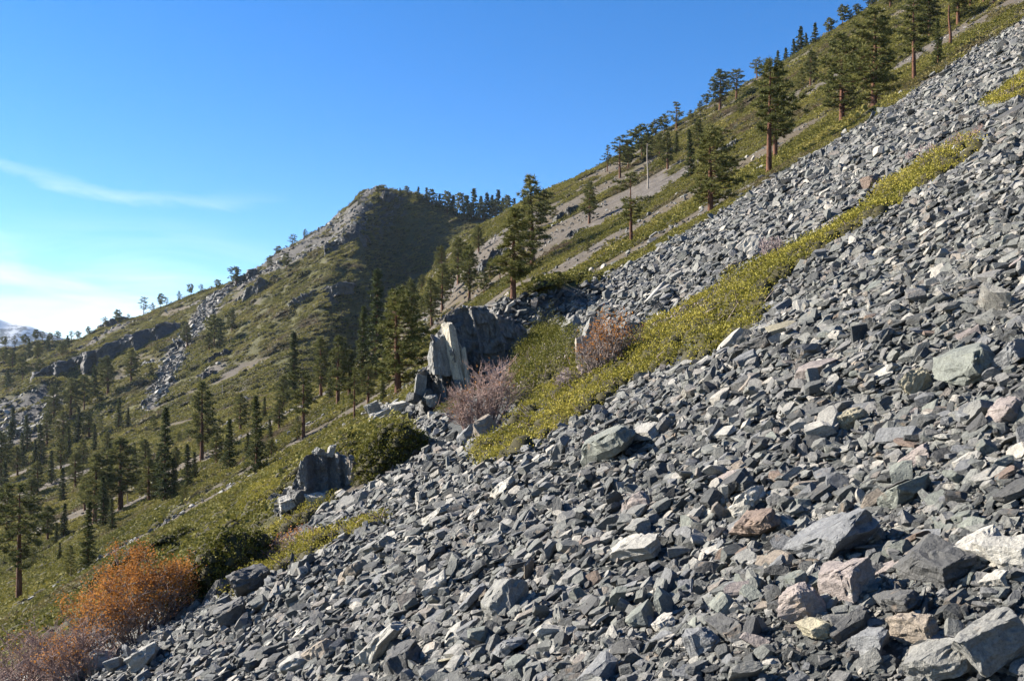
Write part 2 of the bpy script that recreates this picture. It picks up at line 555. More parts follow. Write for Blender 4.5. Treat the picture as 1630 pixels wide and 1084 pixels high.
M_MAT_DARK = leaf_material('oak_leaves', (0.0458, 0.0528, 0.0114), (0.1038, 0.1038, 0.0194), (0.1804, 0.1628, 0.0352), 0.6, 0.22, False)
M_COVER = leaf_material('hillside_shrub_leaves', (0.0871, 0.0891, 0.0238), (0.1703, 0.1604, 0.0376), (0.2574, 0.2198, 0.0653), 0.035, 0.22, dry=(0.135, 0.098, 0.072))
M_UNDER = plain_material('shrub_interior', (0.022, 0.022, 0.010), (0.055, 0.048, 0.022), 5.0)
M_ORANGE = leaf_material('autumn_leaves', (0.171, 0.0675, 0.0216), (0.324, 0.1395, 0.0324), (0.45, 0.216, 0.0594), 1.1, 0.35, False)
M_TWIG = plain_material('grey_twigs', (0.10, 0.075, 0.065), (0.30, 0.25, 0.23), 3.0)
M_TWIG_RED = plain_material('reddish_twigs', (0.15, 0.095, 0.080), (0.36, 0.270, 0.245), 2.0)
M_TWIG_LILAC = plain_material('lilac_grey_twigs', (0.20, 0.155, 0.15), (0.40, 0.335, 0.33), 2.0)

# ------------------------------------------------------------------ the hillside
CHUTE = [(330, 472), (374, 452), (352, 486), (328, 520), (306, 548), (290, 585), (278, 612), (256, 642), (222, 664), (230, 632), (250, 592), (266, 562), (296, 515)]
PEAK_BARE = [(360, 462), (430, 405), (500, 362), (560, 330), (585, 300), (650, 300), (640, 345), (590, 372), (545, 392), (500, 400), (455, 428), (420, 436), (385, 455)]
LEFT_BARE = [(-60, 660), (0, 640), (70, 612), (105, 640), (75, 680), (0, 715), (-60, 740)]
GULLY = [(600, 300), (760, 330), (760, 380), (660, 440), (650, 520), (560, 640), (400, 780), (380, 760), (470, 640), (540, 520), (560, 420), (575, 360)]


def cover_field(x, y, z):
    """how much of the ground the low shrubs hide (0..1)"""
    a = 0.30
    s = -x * math.sin(a) + y * math.cos(a); r = x * math.cos(a) + y * math.sin(a)
    n = fbm(r * 0.012, s * 0.075, 4, 61) + 0.55 * fbm(x * 0.05, y * 0.05, 4, 71)
    n = n + 0.10 * sstep(760, 950, x / np.maximum(y, 5.0) * F + CX)
    c = sstep(-0.19, -0.02, n)
    p, q = to_px(x, y, z)
    c = np.where(y > 470, np.maximum(c, 0.9 * sstep(-0.22, -0.05, fbm(x * .03, y * .03, 4, 79))), c)
    hi = sstep(430, 320, q) * (y > 600)           # the far top is barer
    c = c * (1 - 0.75 * hi * sstep(-0.3, 0.25, fbm(x * .02, y * .02, 3, 77) + 0.05))
    for poly, k in ((CHUTE, 1.0), (PEAK_BARE, 0.9), (LEFT_BARE, 0.85)):
        c = np.where(in_poly(p, q, poly) & (y > 430), c * (1 - k), c)
    c = np.where(in_poly(p, q, GULLY) & (y > 430), np.maximum(c, 0.85), c)  # shrub cover raised here to deepen the gully's shade through darker ground colour
    # upper part of the near hillside, towards the ridge, is browner and barer
    ridge = sstep(250, 350, y) * (y < 470) * sstep(820, 950, p)
    c = c * (1 - 0.30 * ridge * sstep(-0.2, 0.2, fbm(x * .03, y * .06, 3, 83)))
    c = np.where(talus_mask(x, y, z), 0.0, c)
    return c


def build_hillside():
    us = np.linspace(-1.55, 1.55, 520)
    ys = np.concatenate([np.linspace(-7, 40, 150), np.exp(np.linspace(math.log(40.5), math.log(1400), 400))])
    X = us[None, :] * (ys[:, None] + 9.0)
    Y = np.repeat(ys[:, None], len(us), 1)
    Z = terrain_z(X, Y)
    x, y, z = X.ravel(), Y.ravel(), Z.ravel()
    nr, nc = X.shape
    i = np.arange(nr - 1)[:, None] * nc + np.arange(nc - 1)[None, :]
    q = np.stack([i, i + 1, i + nc + 1, i + nc], -1).reshape(-1, 4)
    m, nt, b = new_mat('hillside_ground')
    geo = N(nt, 'ShaderNodeNewGeometry')

    def noise(scale, detail=6.0, rough=0.6, loc=(0, 0, 0), stretch=(1, 1, 1), chips=0.0):
        mp = N(nt, 'ShaderNodeMapping', inp={'Location': loc, 'Scale': stretch})
        L(nt, geo.outputs['Position'], mp.inputs[0])
        n = N(nt, 'ShaderNodeTexNoise', inp={'Scale': scale, 'Detail': detail, 'Roughness': rough})
        L(nt, mp.outputs[0], n.inputs['Vector'])
        return n.outputs[0]
    at = lambda nm: N(nt, 'ShaderNodeAttribute', attribute_name=nm).outputs['Fac']
    scree = ramp(nt, noise(0.6, 8.0, 0.72), [(0.3, (0.038, 0.033, 0.029)), (0.5, (0.080, 0.071, 0.063)), (0.72, (0.145, 0.133, 0.121))])
    scree = mix(nt, ramp(nt, noise(0.02, 4.0, 0.6, (40, 3, 9)), [(0.4, (0,) * 3), (0.62, (0.8,) * 3)]), scree, (0.075, 0.058, 0.032))
    soil = ramp(nt, noise(0.35, 7.0, 0.7, (9, 90, 4)), [(0.3, (0.034, 0.035, 0.013)), (0.55, (0.066, 0.065, 0.021)), (0.8, (0.110, 0.098, 0.038))])
    gravel = ramp(nt, noise(7.0, 8.0, 0.75), [(0.3, (0.035, 0.038, 0.038)), (0.55, (0.085, 0.09, 0.088)), (0.8, (0.17, 0.175, 0.17))])
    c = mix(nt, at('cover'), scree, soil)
    c = mix(nt, at('bare'), c, ramp(nt, noise(0.5, 8.0, 0.8), [(0.36, (0.026, 0.025, 0.025)), (0.5, (0.062, 0.060, 0.058)), (0.66, (0.105, 0.103, 0.100))]))
    c = mix(nt, at('talus'), c, gravel)
    L(nt, c, b.inputs['Base Color'])
    b.inputs['Roughness'].default_value = 0.95
    bp = N(nt, 'ShaderNodeBump', inp={'Strength': 0.8, 'Distance': 0.5})
    L(nt, noise(0.9, 9.0, 0.75), bp.inputs['Height'])
    bp2 = N(nt, 'ShaderNodeBump', inp={'Strength': 0.7, 'Distance': 0.05})
    L(nt, noise(9.0, 8.0, 0.75), bp2.inputs['Height']); L(nt, bp.outputs[0], bp2.inputs['Normal'])
    L(nt, bp2.outputs[0], b.inputs['Normal'])
    me = mesh_from('hillside', np.stack([x, y, z], 1), np.zeros((0, 3), int), [m], quads=q, smooth=True)
    p, qq = to_px(x, y, z)
    bare = np.zeros(len(x))
    for poly in (CHUTE, LEFT_BARE):
        bare = np.maximum(bare, (in_poly(p, qq, poly) & (y > 430)) * 1.0)
    bare = np.maximum(bare, 0.85 * (in_poly(p, qq, PEAK_BARE) & (y > 430)))
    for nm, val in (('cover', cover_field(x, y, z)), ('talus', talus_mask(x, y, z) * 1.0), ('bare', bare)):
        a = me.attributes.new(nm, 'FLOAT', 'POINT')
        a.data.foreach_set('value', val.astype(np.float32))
    tag(new_obj('hillside', me), 'steep mountainside of scree and low shrubs', None, None, 'structure')


build_hillside()


def build_valley_and_mountain():
    m, nt, b = new_mat('valley_ground')
    b.inputs['Base Color'].default_value = (0.06, 0.075, 0.05, 1)
    R = 14000.0
    me = mesh_from('valley_floor', [(-R, -2000, -420), (R, -2000, -420), (R, R, -420), (-R, R, -420)], np.zeros((0, 3), int), [m], quads=[(0, 1, 2, 3)])
    tag(new_obj('valley_floor', me), 'valley floor far below the slope', None, None, 'structure')
    # the snow-dusted range at the end of the valley
    m, nt, b = new_mat('snowy_mountain')
    geo = N(nt, 'ShaderNodeNewGeometry')
    n = N(nt, 'ShaderNodeTexNoise', inp={'Scale': 0.012, 'Detail': 7.0, 'Roughness': 0.68})
    mp = N(nt, 'ShaderNodeMapping', inp={'Scale': (1, 1, 2.2)})
    L(nt, geo.outputs['Position'], mp.inputs[0]); L(nt, mp.outputs[0], n.inputs['Vector'])
    sp = N(nt, 'ShaderNodeSeparateXYZ'); L(nt, geo.outputs['Position'], sp.inputs[0])
    t = math_node(nt, 'ADD', n.outputs[0], math_node(nt, 'MULTIPLY_ADD', sp.outputs[2], 0.0007, -0.14))
    L(nt, ramp(nt, t, [(0.55, (0.025, 0.032, 0.045)), (0.64, (0.45, 0.47, 0.5))]), b.inputs['Base Color'])
    xs = np.linspace(-5200, 600, 190); ys = np.linspace(5000, 7600, 70)
    X, Y = np.meshgrid(xs, ys)
    ridge = np.interp((xs / 6200) * F + CX, [-900, -300, -120, -40, 0, 20, 45, 70, 100, 150, 400], [560, 500, 470, 490, 506, 513, 516, 526, 536, 560, 640])
    top = (HY - ridge) / F * 6200
    prof = 1 - np.abs((Y - 6200) / 1300.0) ** 1.1
    Z = -420 + (top[None, :] + 420) * np.clip(prof, 0, 1)
    Z += 170 * fbm(X * 0.0016, Y * 0.0016, 5, 91) * np.clip(prof, 0, 1) ** .5 * np.clip(1.15 - prof, 0.08, 1)
    nr, nc = X.shape
    i = np.arange(nr - 1)[:, None] * nc + np.arange(nc - 1)[None, :]
    q = np.stack([i, i + 1, i + nc + 1, i + nc], -1).reshape(-1, 4)
    me = mesh_from('snowy_mountain', np.stack([X.ravel(), Y.ravel(), Z.ravel()], 1), np.zeros((0, 3), int), [m], quads=q, smooth=True)
    tag(new_obj('snowy_mountain', me), 'distant blue mountain range dusted with snow', None, None, 'structure')


build_valley_and_mountain()

# ------------------------------------------------------------------ stones


def rock_mesh(name, seed, dims, cuts=9, mat=M_ROCK_ONE, detail=0, side_bias=0.7, bevel=0.02, rough=0.012, stretch=(1, 1, 1), chips=0.0):
    rng = random.Random(seed)
    bm = bmesh.new()
    bmesh.ops.create_cube(bm, size=1.0)
    for v in bm.verts:
        v.co = Vector((v.co.x * (1 + rng.uniform(-.25, .25)), v.co.y * (1 + rng.uniform(-.25, .25)), v.co.z * (1 + rng.uniform(-.3, .3))))
    for k in range(cuts):
        n = Vector((rng.gauss(0, 1), rng.gauss(0, 1), rng.gauss(0, 1) * (side_bias if k % 3 else 1.6))).normalized()
        s = max(v.co.dot(n) for v in bm.verts)
        d = s * rng.uniform(0.62, 0.90)
        geom = bm.verts[:] + bm.edges[:] + bm.faces[:]
        r = bmesh.ops.bisect_plane(bm, geom=geom, dist=1e-5, plane_co=n * d, plane_no=n, clear_outer=True)
        edges = [e for e in r['geom_cut'] if isinstance(e, bmesh.types.BMEdge)]
        bmesh.ops.holes_fill(bm, edges=bm.edges[:], sides=0) if edges else None
    bmesh.ops.dissolve_degenerate(bm, dist=0.03, edges=bm.edges[:])
    for v in bm.verts:
        v.co = Vector((v.co.x * dims[0], v.co.y * dims[1], v.co.z * dims[2]))
    if bevel:
        bmesh.ops.bevel(bm, geom=bm.edges[:], offset=bevel * min(dims) * 2, segments=1, affect='EDGES', clamp_overlap=True)
    bmesh.ops.triangulate(bm, faces=bm.faces[:])
    if detail:
        bmesh.ops.subdivide_edges(bm, edges=[e for e in bm.edges if e.calc_length() > 0.10 * max(dims)], cuts=detail, use_grid_fill=True)
        bmesh.ops.triangulate(bm, faces=bm.faces[:])
        from mathutils import noise as mn
        off = Vector((seed * 1.7 % 91, seed * 0.37 % 57, 3.1))
        for v in bm.verts:
            p = v.co / max(dims)
            p = Vector((p.x * stretch[0], p.y * stretch[1], p.z * stretch[2]))
            k = mn.noise(p * 3.5 + off) * 1.4 + mn.noise(p * 9 + off) * 0.8 + mn.noise(p * 21 + off) * 0.4
            # steps along the foliation
            st = math.floor((p.z + 0.03 * mn.noise(p * 4 + off)) * 16) % 2
            if chips:
                q = (p + Vector((mn.noise(p * 5 + off), mn.noise(p * 5 + off * 2), mn.noise(p * 5 + off * 3))) * 0.09)
                qa = (math.floor(q.x * 5 + off.x), math.floor(q.y * 6 + off.y), math.floor(q.z * 11 + off.z))
                qb = (math.floor(q.x * 13), math.floor(q.y * 13), math.floor(q.z * 20))
                ha = (qa[0] * 73856093 ^ qa[1] * 19349663 ^ qa[2] * 83492791) % 1000 / 1000.0
                hb = (qb[0] * 73856093 ^ qb[1] * 19349663 ^ qb[2] * 83492791) % 1000 / 1000.0
                k -= chips * (max(0, ha - 0.55) * 5.0 + max(0, hb - 0.6) * 2.2)
            v.co += v.co.normalized() * (k * rough + (st * rough * 0.6 if detail > 1 else 0)) * max(dims)
    bmesh.ops.recalc_face_normals(bm, faces=bm.faces[:])
    me = bpy.data.meshes.new(name)
    bm.to_mesh(me); bm.free()
    me.materials.append(mat)
    return me


SHAPES = []      # (kind word, dims)
_r = random.Random(3)
for k in range(30):
    kind = ('slab', 'block', 'shard', 'wedge', 'slab', 'block')[k % 6]
    if kind == 'slab': d = (1, _r.uniform(.5, .8), _r.uniform(.13, .22))
    elif kind == 'block': d = (1, _r.uniform(.6, .9), _r.uniform(.34, .55))
    elif kind == 'shard': d = (1, _r.uniform(.25, .42), _r.uniform(.10, .18))
    else: d = (1, _r.uniform(.45, .75), _r.uniform(.24, .38))
    SHAPES.append((kind, d))
proto_col = bpy.data.collections.new('talus_stone_shapes')
PROTO_ONE = []
for k, (kind, d) in enumerate(SHAPES):
    me = rock_mesh('stone_shape_%02d' % k, 100 + k * 7, d, cuts=8 + k % 6, mat=M_ROCK_MANY, bevel=0.0)
    o = bpy.data.objects.new('stone_shape_%02d' % k, me)
    proto_col.objects.link(o)
    PROTO_ONE.append(rock_mesh('stone_%02d' % k, 100 + k * 7, d, cuts=8 + k % 6, detail=2, bevel=0.012, rough=0.016))


def scatter_group(name, collection):
    g = bpy.data.node_groups.new(name, 'GeometryNodeTree')
    g.interface.new_socket('Geometry', in_out='INPUT', socket_type='NodeSocketGeometry')
    g.interface.new_socket('Geometry', in_out='OUTPUT', socket_type='NodeSocketGeometry')
    gi = g.nodes.new('NodeGroupInput'); go = g.nodes.new('NodeGroupOutput')
    ci = g.nodes.new('GeometryNodeCollectionInfo')
    ci.inputs['Collection'].default_value = collection
    ci.inputs['Separate Children'].default_value = True
    ci.inputs['Reset Children'].default_value = True
    ip = g.nodes.new('GeometryNodeInstanceOnPoints')
    ip.inputs['Pick Instance'].default_value = True

    def attr(nm, typ):
        a = g.nodes.new('GeometryNodeInputNamedAttribute')
        a.data_type = typ
        a.inputs['Name'].default_value = nm
        return a.outputs['Attribute']
    g.links.new(gi.outputs[0], ip.inputs['Points'])
    g.links.new(ci.outputs[0], ip.inputs['Instance'])
    g.links.new(attr('idx', 'INT'), ip.inputs['Instance Index'])
    e2r = g.nodes.new('FunctionNodeEulerToRotation')
    g.links.new(attr('rot', 'FLOAT_VECTOR'), e2r.inputs[0])
    g.links.new(e2r.outputs[0], ip.inputs['Rotation'])
    g.links.new(attr('scl', 'FLOAT_VECTOR'), ip.inputs['Scale'])
    g.links.new(ip.outputs[0], go.inputs[0])
    return g


def scatter_object(name, collection, pos, idx, rot, scl):
    me = bpy.data.meshes.new(name)
    me.vertices.add(len(pos))
    me.vertices.foreach_set('co', np.asarray(pos, np.float32).ravel())
    a = me.attributes.new('idx', 'INT', 'POINT'); a.data.foreach_set('value', np.asarray(idx, np.int32))
    a = me.attributes.new('rot', 'FLOAT_VECTOR', 'POINT'); a.data.foreach_set('vector', np.asarray(rot, np.float32).ravel())
    a = me.attributes.new('scl', 'FLOAT_VECTOR', 'POINT'); a.data.foreach_set('vector', np.asarray(scl, np.float32).ravel())
    o = new_obj(name, me)
    md = o.modifiers.new('scatter', 'NODES')
    md.node_group = scatter_group(name + '_nodes', collection)
    return o


SLOPE_N = Vector((-SA, -SB, 1)).normalized()
SLOPE_ROT = SLOPE_N.to_track_quat('Z', 'Y').to_matrix()


def stone_rot(rng, n, tilt=0.35):
    """random rotations: bedding lies roughly along the slope"""
    pool = np.empty((1500, 3))
    for i in range(len(pool)):
        yaw = rng.uniform(0, 2 * math.pi)
        t = rng.normal(0, tilt); ph = rng.uniform(0, 2 * math.pi)
        m = SLOPE_ROT @ Matrix.Rotation(t, 3, Vector((math.cos(ph), math.sin(ph), 0))) @ Matrix.Rotation(yaw, 3, 'Z')
        pool[i] = m.to_euler()
    return pool[rng.integers(0, len(pool), n)]


# mats of low shrub on the near slope, as outlines on the ground (photograph pixels)
MATS = [
    ('manzanita_mat', 'long yellow-green manzanita strip crossing the talus from the standing stone to the upper right', M_MAT, 0.40,
     [(1568, 232), (1500, 252), (1440, 284), (1400, 314), (1350, 346), (1292, 383), (1240, 413), (1190, 440), (1130, 468), (1085, 494), (1040, 524), (1008, 550), (1000, 612), (1060, 590), (1135, 572), (1185, 545), (1214, 510), (1224, 472),
      (1292, 414), (1340, 382), (1402, 346), (1482, 297), (1562, 243)]),
    ('manzanita_mat', 'bright yellow-green manzanita tongue pointing downhill below the bare reddish bush', M_MAT, 0.38,
     [(758, 722), (792, 738), (842, 716), (902, 682), (962, 650), (1002, 612), (1006, 556), (985, 575), (930, 615), (872, 622), (842, 652), (800, 690)]),
    ('huckleberry_oak', 'dark green shrub thicket between the cliff and the standing stone', M_MAT_DARK, 0.8,
     [(815, 600), (826, 552), (846, 530), (884, 524), (900, 545), (925, 560), (950, 580), (930, 612), (872, 622), (842, 650), (822, 640)]),
    ('manzanita_mat', 'small green shrub patch at the foot of the pale cliff fin', M_MAT_DARK, 0.4,
     [(706, 662), (716, 640), (738, 622), (762, 618), (748, 640), (728, 662)]),
    ('manzanita_mat', 'yellow-green shrub patch cut off by the right edge of the photo', M_MAT, 0.5,
     [(1576, 168), (1606, 140), (1640, 112), (1700, 80), (1700, 120), (1640, 152), (1600, 168)]),
    ('huckleberry_oak', 'dark rounded shrub overhanging the small dark outcrop', M_MAT_DARK, 0.9,
     [(528, 704), (556, 680), (618, 664), (664, 660), (672, 684), (648, 722), (612, 758), (586, 748), (568, 722)]),
    ('huckleberry_oak', 'tall rounded dark green bush right of the orange bush', M_MAT_DARK, 1.1,
     [(284, 936), (278, 896), (328, 852), (392, 822), (424, 820), (432, 834), (396, 872), (372, 902), (334, 938)]),
    ('huckleberry_oak', 'low dark green shrub belt running left from the tall rounded bush', M_MAT_DARK, 0.7,
     [(148, 916), (196, 866), (250, 838), (328, 828), (396, 812), (380, 826), (326, 850), (280, 880), (270, 900), (200, 908)]),
    ('manzanita_mat', 'yellow shrub strip below the small reddish twig patch', M_MAT, 0.45,
     [(372, 944), (402, 908), (448, 886), (505, 860), (562, 832), (626, 812), (604, 836), (522, 876), (442, 918), (392, 948)]),
    ('manzanita_mat', 'narrow yellow shrub strip above the small reddish twig patch', M_MAT, 0.4,
     [(372, 902), (392, 872), (442, 842), (492, 816), (534, 795), (524, 812), (456, 846), (420, 870), (402, 892)]),
    ('manzanita_mat', 'dull green shrub strip left of the small dark outcrop', M_MAT, 0.45,
     [(388, 806), (400, 786), (440, 762), (470, 748), (462, 772), (430, 800), (400, 812)]),
]
# patches without stones: the mats above and the bare-twig bushes
KEEP_OUT = [m[4] for m in MATS[:5] + MATS[8:10]] + [[(705, 700), (720, 650), (760, 600), (800, 590), (820, 640), (800, 680), (760, 700)], [(1480, 245), (1500, 222), (1550, 200), (1575, 205), (1560, 228)], [(425, 878), (440, 850), (500, 825), (500, 850), (450, 880)]]

# single stones that stand out in the photograph: (px, py, width px, dims ratio y, z, yaw, tilt axis/angle, colour, label)
C = {'grey': (0.235, 0.236, 0.222), 'green-grey': (0.215, 0.232, 0.205), 'blue-grey': (0.225, 0.233, 0.240), 'dark grey': (0.105, 0.106, 0.104), 'tan': (0.32, 0.27, 0.215),
     'pale grey': (0.40, 0.39, 0.355), 'pinkish': (0.32, 0.277, 0.258), 'rusty': (0.22, 0.163, 0.130), 'white': (0.50, 0.48, 0.43), 'yellowish': (0.40, 0.365, 0.26)}
HEROES = [
    (972, 722, 112, .50, .30, 0.35, 0.10, 'green-grey', 'thick slab', 'longest tilted green-grey slab, mid slope below the yellow-green strip'),
    (1028, 694, 62, .7, .2, 0.2, -0.1, 'pale grey', 'thin slab', 'pale flat slab leaning on the upper end of the longest tilted slab'),
    (1012, 888, 98, .55, .28, 0.15, 0.05, 'pale grey', 'bright slab', 'pale wedge-nosed slab lying flat in the middle foreground'),
    (800, 786, 74, .45, .22, 0.3, 0.25, 'white', 'white slab', 'whitish streaked slab low in the middle of the talus'),
    (1318, 872, 140, .70, .34, 0.25, 0.15, 'blue-grey', 'broad boulder', 'broad smooth blue-grey boulder with a sloping face'),
    (1572, 1036, 150, .75, .42, -0.15, 0.1, 'grey', 'big corner boulder', 'biggest grey boulder in the lower right corner'),
    (1498, 1064, 92, .8, .45, 0.5, 0.2, 'grey', 'veined block', 'flat-faced grey block with thin pale veins at the bottom edge'),
    (602, 1040, 90, .38, .30, 1.1, 0.75, 'pale grey', 'upright fin', 'pale pointed fin of rock standing up at the bottom edge'),
    (646, 1062, 64, .8, .7, 0.3, 0.1, 'dark grey', 'dark block', 'dark mossy block in the shade of the pale pointed fin'),
    (796, 972, 96, .65, .55, 0.4, 0.15, 'grey', 'pitted boulder', 'pitted grey boulder with a dark overhanging side, lower middle'),
    (1540, 602, 104, .7, .55, 0.1, 0.05, 'green-grey', 'rounded boulder', 'large rounded green-grey boulder near the right edge'),
    (1352, 676, 44, .8, .75, 0.7, 0.1, 'yellowish', 'lichen block', 'yellowish lichen-covered block left of the rounded boulder'),
    (1462, 616, 40, .8, .9, 1.0, 0.2, 'yellowish', 'pale upright block', 'small upright pale yellow block beside the rounded boulder'),
    (1448, 792, 72, .8, .50, 0.2, 0.25, 'green-grey', 'green block', 'greenish block with a smooth tilted face, right middle'),
    (1452, 742, 66, .45, .35, 0.9, 0.45, 'pinkish', 'leaning pink slab', 'pinkish slab leaning uphill above the greenish block'),
    (1186, 812, 62, .6, .42, 0.6, 0.3, 'white', 'greenish white block', 'greenish-white streaked block left of the broad boulder'),
    (1204, 850, 112, .40, .28, 0.2, 0.05, 'rusty', 'brown slab', 'long low brownish slab beneath the greenish-white block'),
    (1278, 978, 66, .8, .75, 0.8, 0.2, 'pinkish', 'pyramid block', 'pinkish-grey pyramid-shaped block, lower right'),
    (1354, 1008, 62, .5, .40, 1.5, 1.1, 'dark grey', 'upright dark slab', 'dark slab standing on end in the lower right'),
    (1298, 1016, 62, .5, .45, -0.1, 0.05, 'yellowish', 'banded block', 'yellow and white banded block beside the upright dark slab'),
    (1388, 1030, 60, .9, .5, 0.3, 0.2, 'blue-grey', 'bluish block', 'pale bluish block right of the upright dark slab'),
    (1448, 1008, 78, .6, .55, 0.35, 0.1, 'tan', 'tan block', 'square-edged tan block with a shaded front, lower right'),
    (1114, 1036, 54, .8, .85, 0.5, 0.2, 'blue-grey', 'grey pyramid', 'smooth grey pyramid-shaped stone at the bottom edge'),
    (1420, 972, 86, .42, .32, 0.25, 0.05, 'dark grey', 'lens stone', 'dark lens-shaped stone above the tan block'),
    (1338, 938, 96, .65, .45, 0.3, 0.15, 'pinkish', 'pink-white boulder', 'pink and white mottled boulder below the broad boulder'),
    (1552, 882, 74, .8, .50, 0.4, 0.3, 'white', 'split white block', 'white and purple block with a rusty underside, right'),
    (1608, 892, 70, .8, .6, 0.1, 0.1, 'pale grey', 'edge block', 'pale grey block half cut by the right edge'),
    (1492, 918, 128, .55, .32, 0.1, -0.1, 'dark grey', 'banded dark slab', 'wide dark banded slab under the white and purple block'),
    (1588, 930, 40, .8, .7, 0.4, 0.2, 'white', 'small white block', 'small white cube-like block above the biggest corner boulder'),
    (1386, 864, 42, .8, .5, 0.8, 0.2, 'tan', 'tan oval', 'tan oval stone resting against the broad boulder'),
    (772, 690, 36, .8, .9, 0.2, 0.1, 'tan', 'tan foot block', 'tan block at the foot of the bare reddish bush'),
    (744, 702, 44, .5, .6, 0.6, 0.3, 'blue-grey', 'wedge by bush', 'blue-grey wedge just left of the tan block under the reddish bush'),
    (156, 1066, 72, .6, .5, 0.5, 0.2, 'pale grey', 'left corner boulder', 'pale boulder beside the bare red twigs in the lower left'),
    (228, 1056, 78, .6, .32, 0.3, 0.15, 'pale grey', 'left slab', 'pale slab with a shaded front right of the lower left boulder'),
    (402, 940, 76, .7, .6, 0.2, 0.35, 'dark grey', 'dark pyramid', 'dark pointed boulder at the lower end of the yellow shrub strip'),
    (346, 950, 50, .5, .4, 0.9, 0.5, 'dark grey', 'dark leaning slab', 'dark leaning slab between the tall rounded bush and dark pointed boulder'),
    (372, 986, 48, .9, .7, 0.1, 0.0, 'dark grey', 'dark cube', 'dark cube-like block below the dark pointed boulder'),
    (468, 1064, 66, .6, .35, 0.2, 0.1, 'pale grey', 'bottom slab', 'pale slab at the bottom edge left of the pointed fin'),
    (512, 1046, 52, .8, .55, 0.7, 0.2, 'tan', 'tan bottom block', 'tan block between the pale bottom slab and the pointed fin'),
    (1166, 1012, 78, .5, .32, 0.1, -0.2, 'dark grey', 'dark lens', 'dark tilted slab above the smooth grey pyramid stone'),
    (1196, 562, 72, .4, .25, 0.5, 0.1, 'dark grey', 'upper dark slab', 'dark slab right of the lower end of the yellow-green strip'),
    (1600, 670, 58, .8, .6, 0.3, 0.1, 'pinkish', 'mauve block', 'mauve-grey block at the right edge below the rounded boulder'),
    (1610, 576, 52, .8, .6, 0.4, 0.3, 'blue-grey', 'lilac block', 'lilac-grey block at the right edge above the rounded boulder'),
    (694, 940, 46, .45, .38, 1.5, 1.0, 'white', 'bright fin', 'small bright fin of rock standing left of the pitted boulder'),
    (1058, 998, 44, .7, .5, 0.2, 0.1, 'white', 'white chip', 'white angular stone in the lower middle'),
    (1012, 814, 56, .7, .6, 0.9, 0.3, 'pinkish', 'pink fractured block', 'pinkish fractured block above the pale wedge-nosed slab'),
    (1018, 848, 56, .6, .4, 0.1, 0.1, 'grey', 'grey flat block', 'smooth grey block just above the pale wedge-nosed slab'),
    (806, 1038, 76, .7, .25, 0.4, 0.35, 'blue-grey', 'smooth plate', 'smooth blue-grey plate of rock below the pitted boulder'),
    (596, 884, 84, .35, .22, 0.45, 0.15, 'grey', 'long left slab', 'long narrow grey slab on the left part of the talus'),
    (560, 922, 70, .35, .25, 0.6, 0.2, 'tan', 'brown left slab', 'brownish narrow slab just below the long narrow grey slab'),
    (696, 826, 60, .6, .2, 0.3, 0.2, 'pale grey', 'pale plate', 'thin pale plate left of the whitish streaked slab'),
    (1388, 293, 24, .8, .8, 0.2, 0.2, 'rusty', 'red upper boulder', 'rusty boulder on the far talus above the yellow-green strip'),
    (1196, 402, 36, .6, .9, 1.0, 0.5, 'white', 'pale upper slab', 'pale slab standing beside the lilac twig bush on the strip'),
    (912, 528, 36, .7, .9, 0.2, 0.1, 'grey', 'ledge block', 'grey block on the talus lip behind the standing stone'),
]

ROCKS = []        # placed single stones: (px, py, colour word, shape word, object)
hero_spots = []
HERO_RNG = np.random.default_rng(77)


def place_heroes():
    for k, (px, py, w, ry, rz, yaw, tilt, colw, short, label) in enumerate(HEROES):
        p = hit(px, py + 0.20 * w * max(rz, .3))
        dist = p.y
        size = w * dist / F * 1.12
        me = rock_mesh('boulder', 900 + k * 13, (1, ry, rz), cuts=13 + k % 6, detail=4 if w > 70 else 3, bevel=0.010, rough=0.022, chips=1.0)
        o = new_obj('boulder', me)
        m = SLOPE_ROT @ Matrix.Rotation(-tilt, 3, 'Y') @ Matrix.Rotation(yaw, 3, 'Z')
        o.rotation_euler = m.to_euler()
        o.scale = (size, size, size)
        o.location = p + Vector((0, 0, size * (0.10 + 0.25 * rz)))
        o.color = tuple(0.68 * c for c in C[colw]) + (1,)
        tag(o, label, 'boulder', 'boulders that stand out on the talus')
        ROCKS.append((px, py, colw, short, o))
        hero_spots.append((p.x, p.y, size * 0.42))


place_heroes()

ORD = ['', 'second ', 'third ', 'fourth ', 'fifth ', 'sixth ', 'seventh ', 'eighth ', 'ninth ', 'tenth ', 'eleventh ', 'twelfth ', 'thirteenth ', 'fourteenth ', 'fifteenth ', 'sixteenth ', 'seventeenth ', 'eighteenth ', 'nineteenth ', 'twentieth ',
       'twenty-first ', 'twenty-second ', 'twenty-third ', 'twenty-fourth ', 'twenty-fifth ', 'twenty-sixth ', 'twenty-seventh ', 'twenty-eighth ', 'twenty-ninth ', 'thirtieth ']


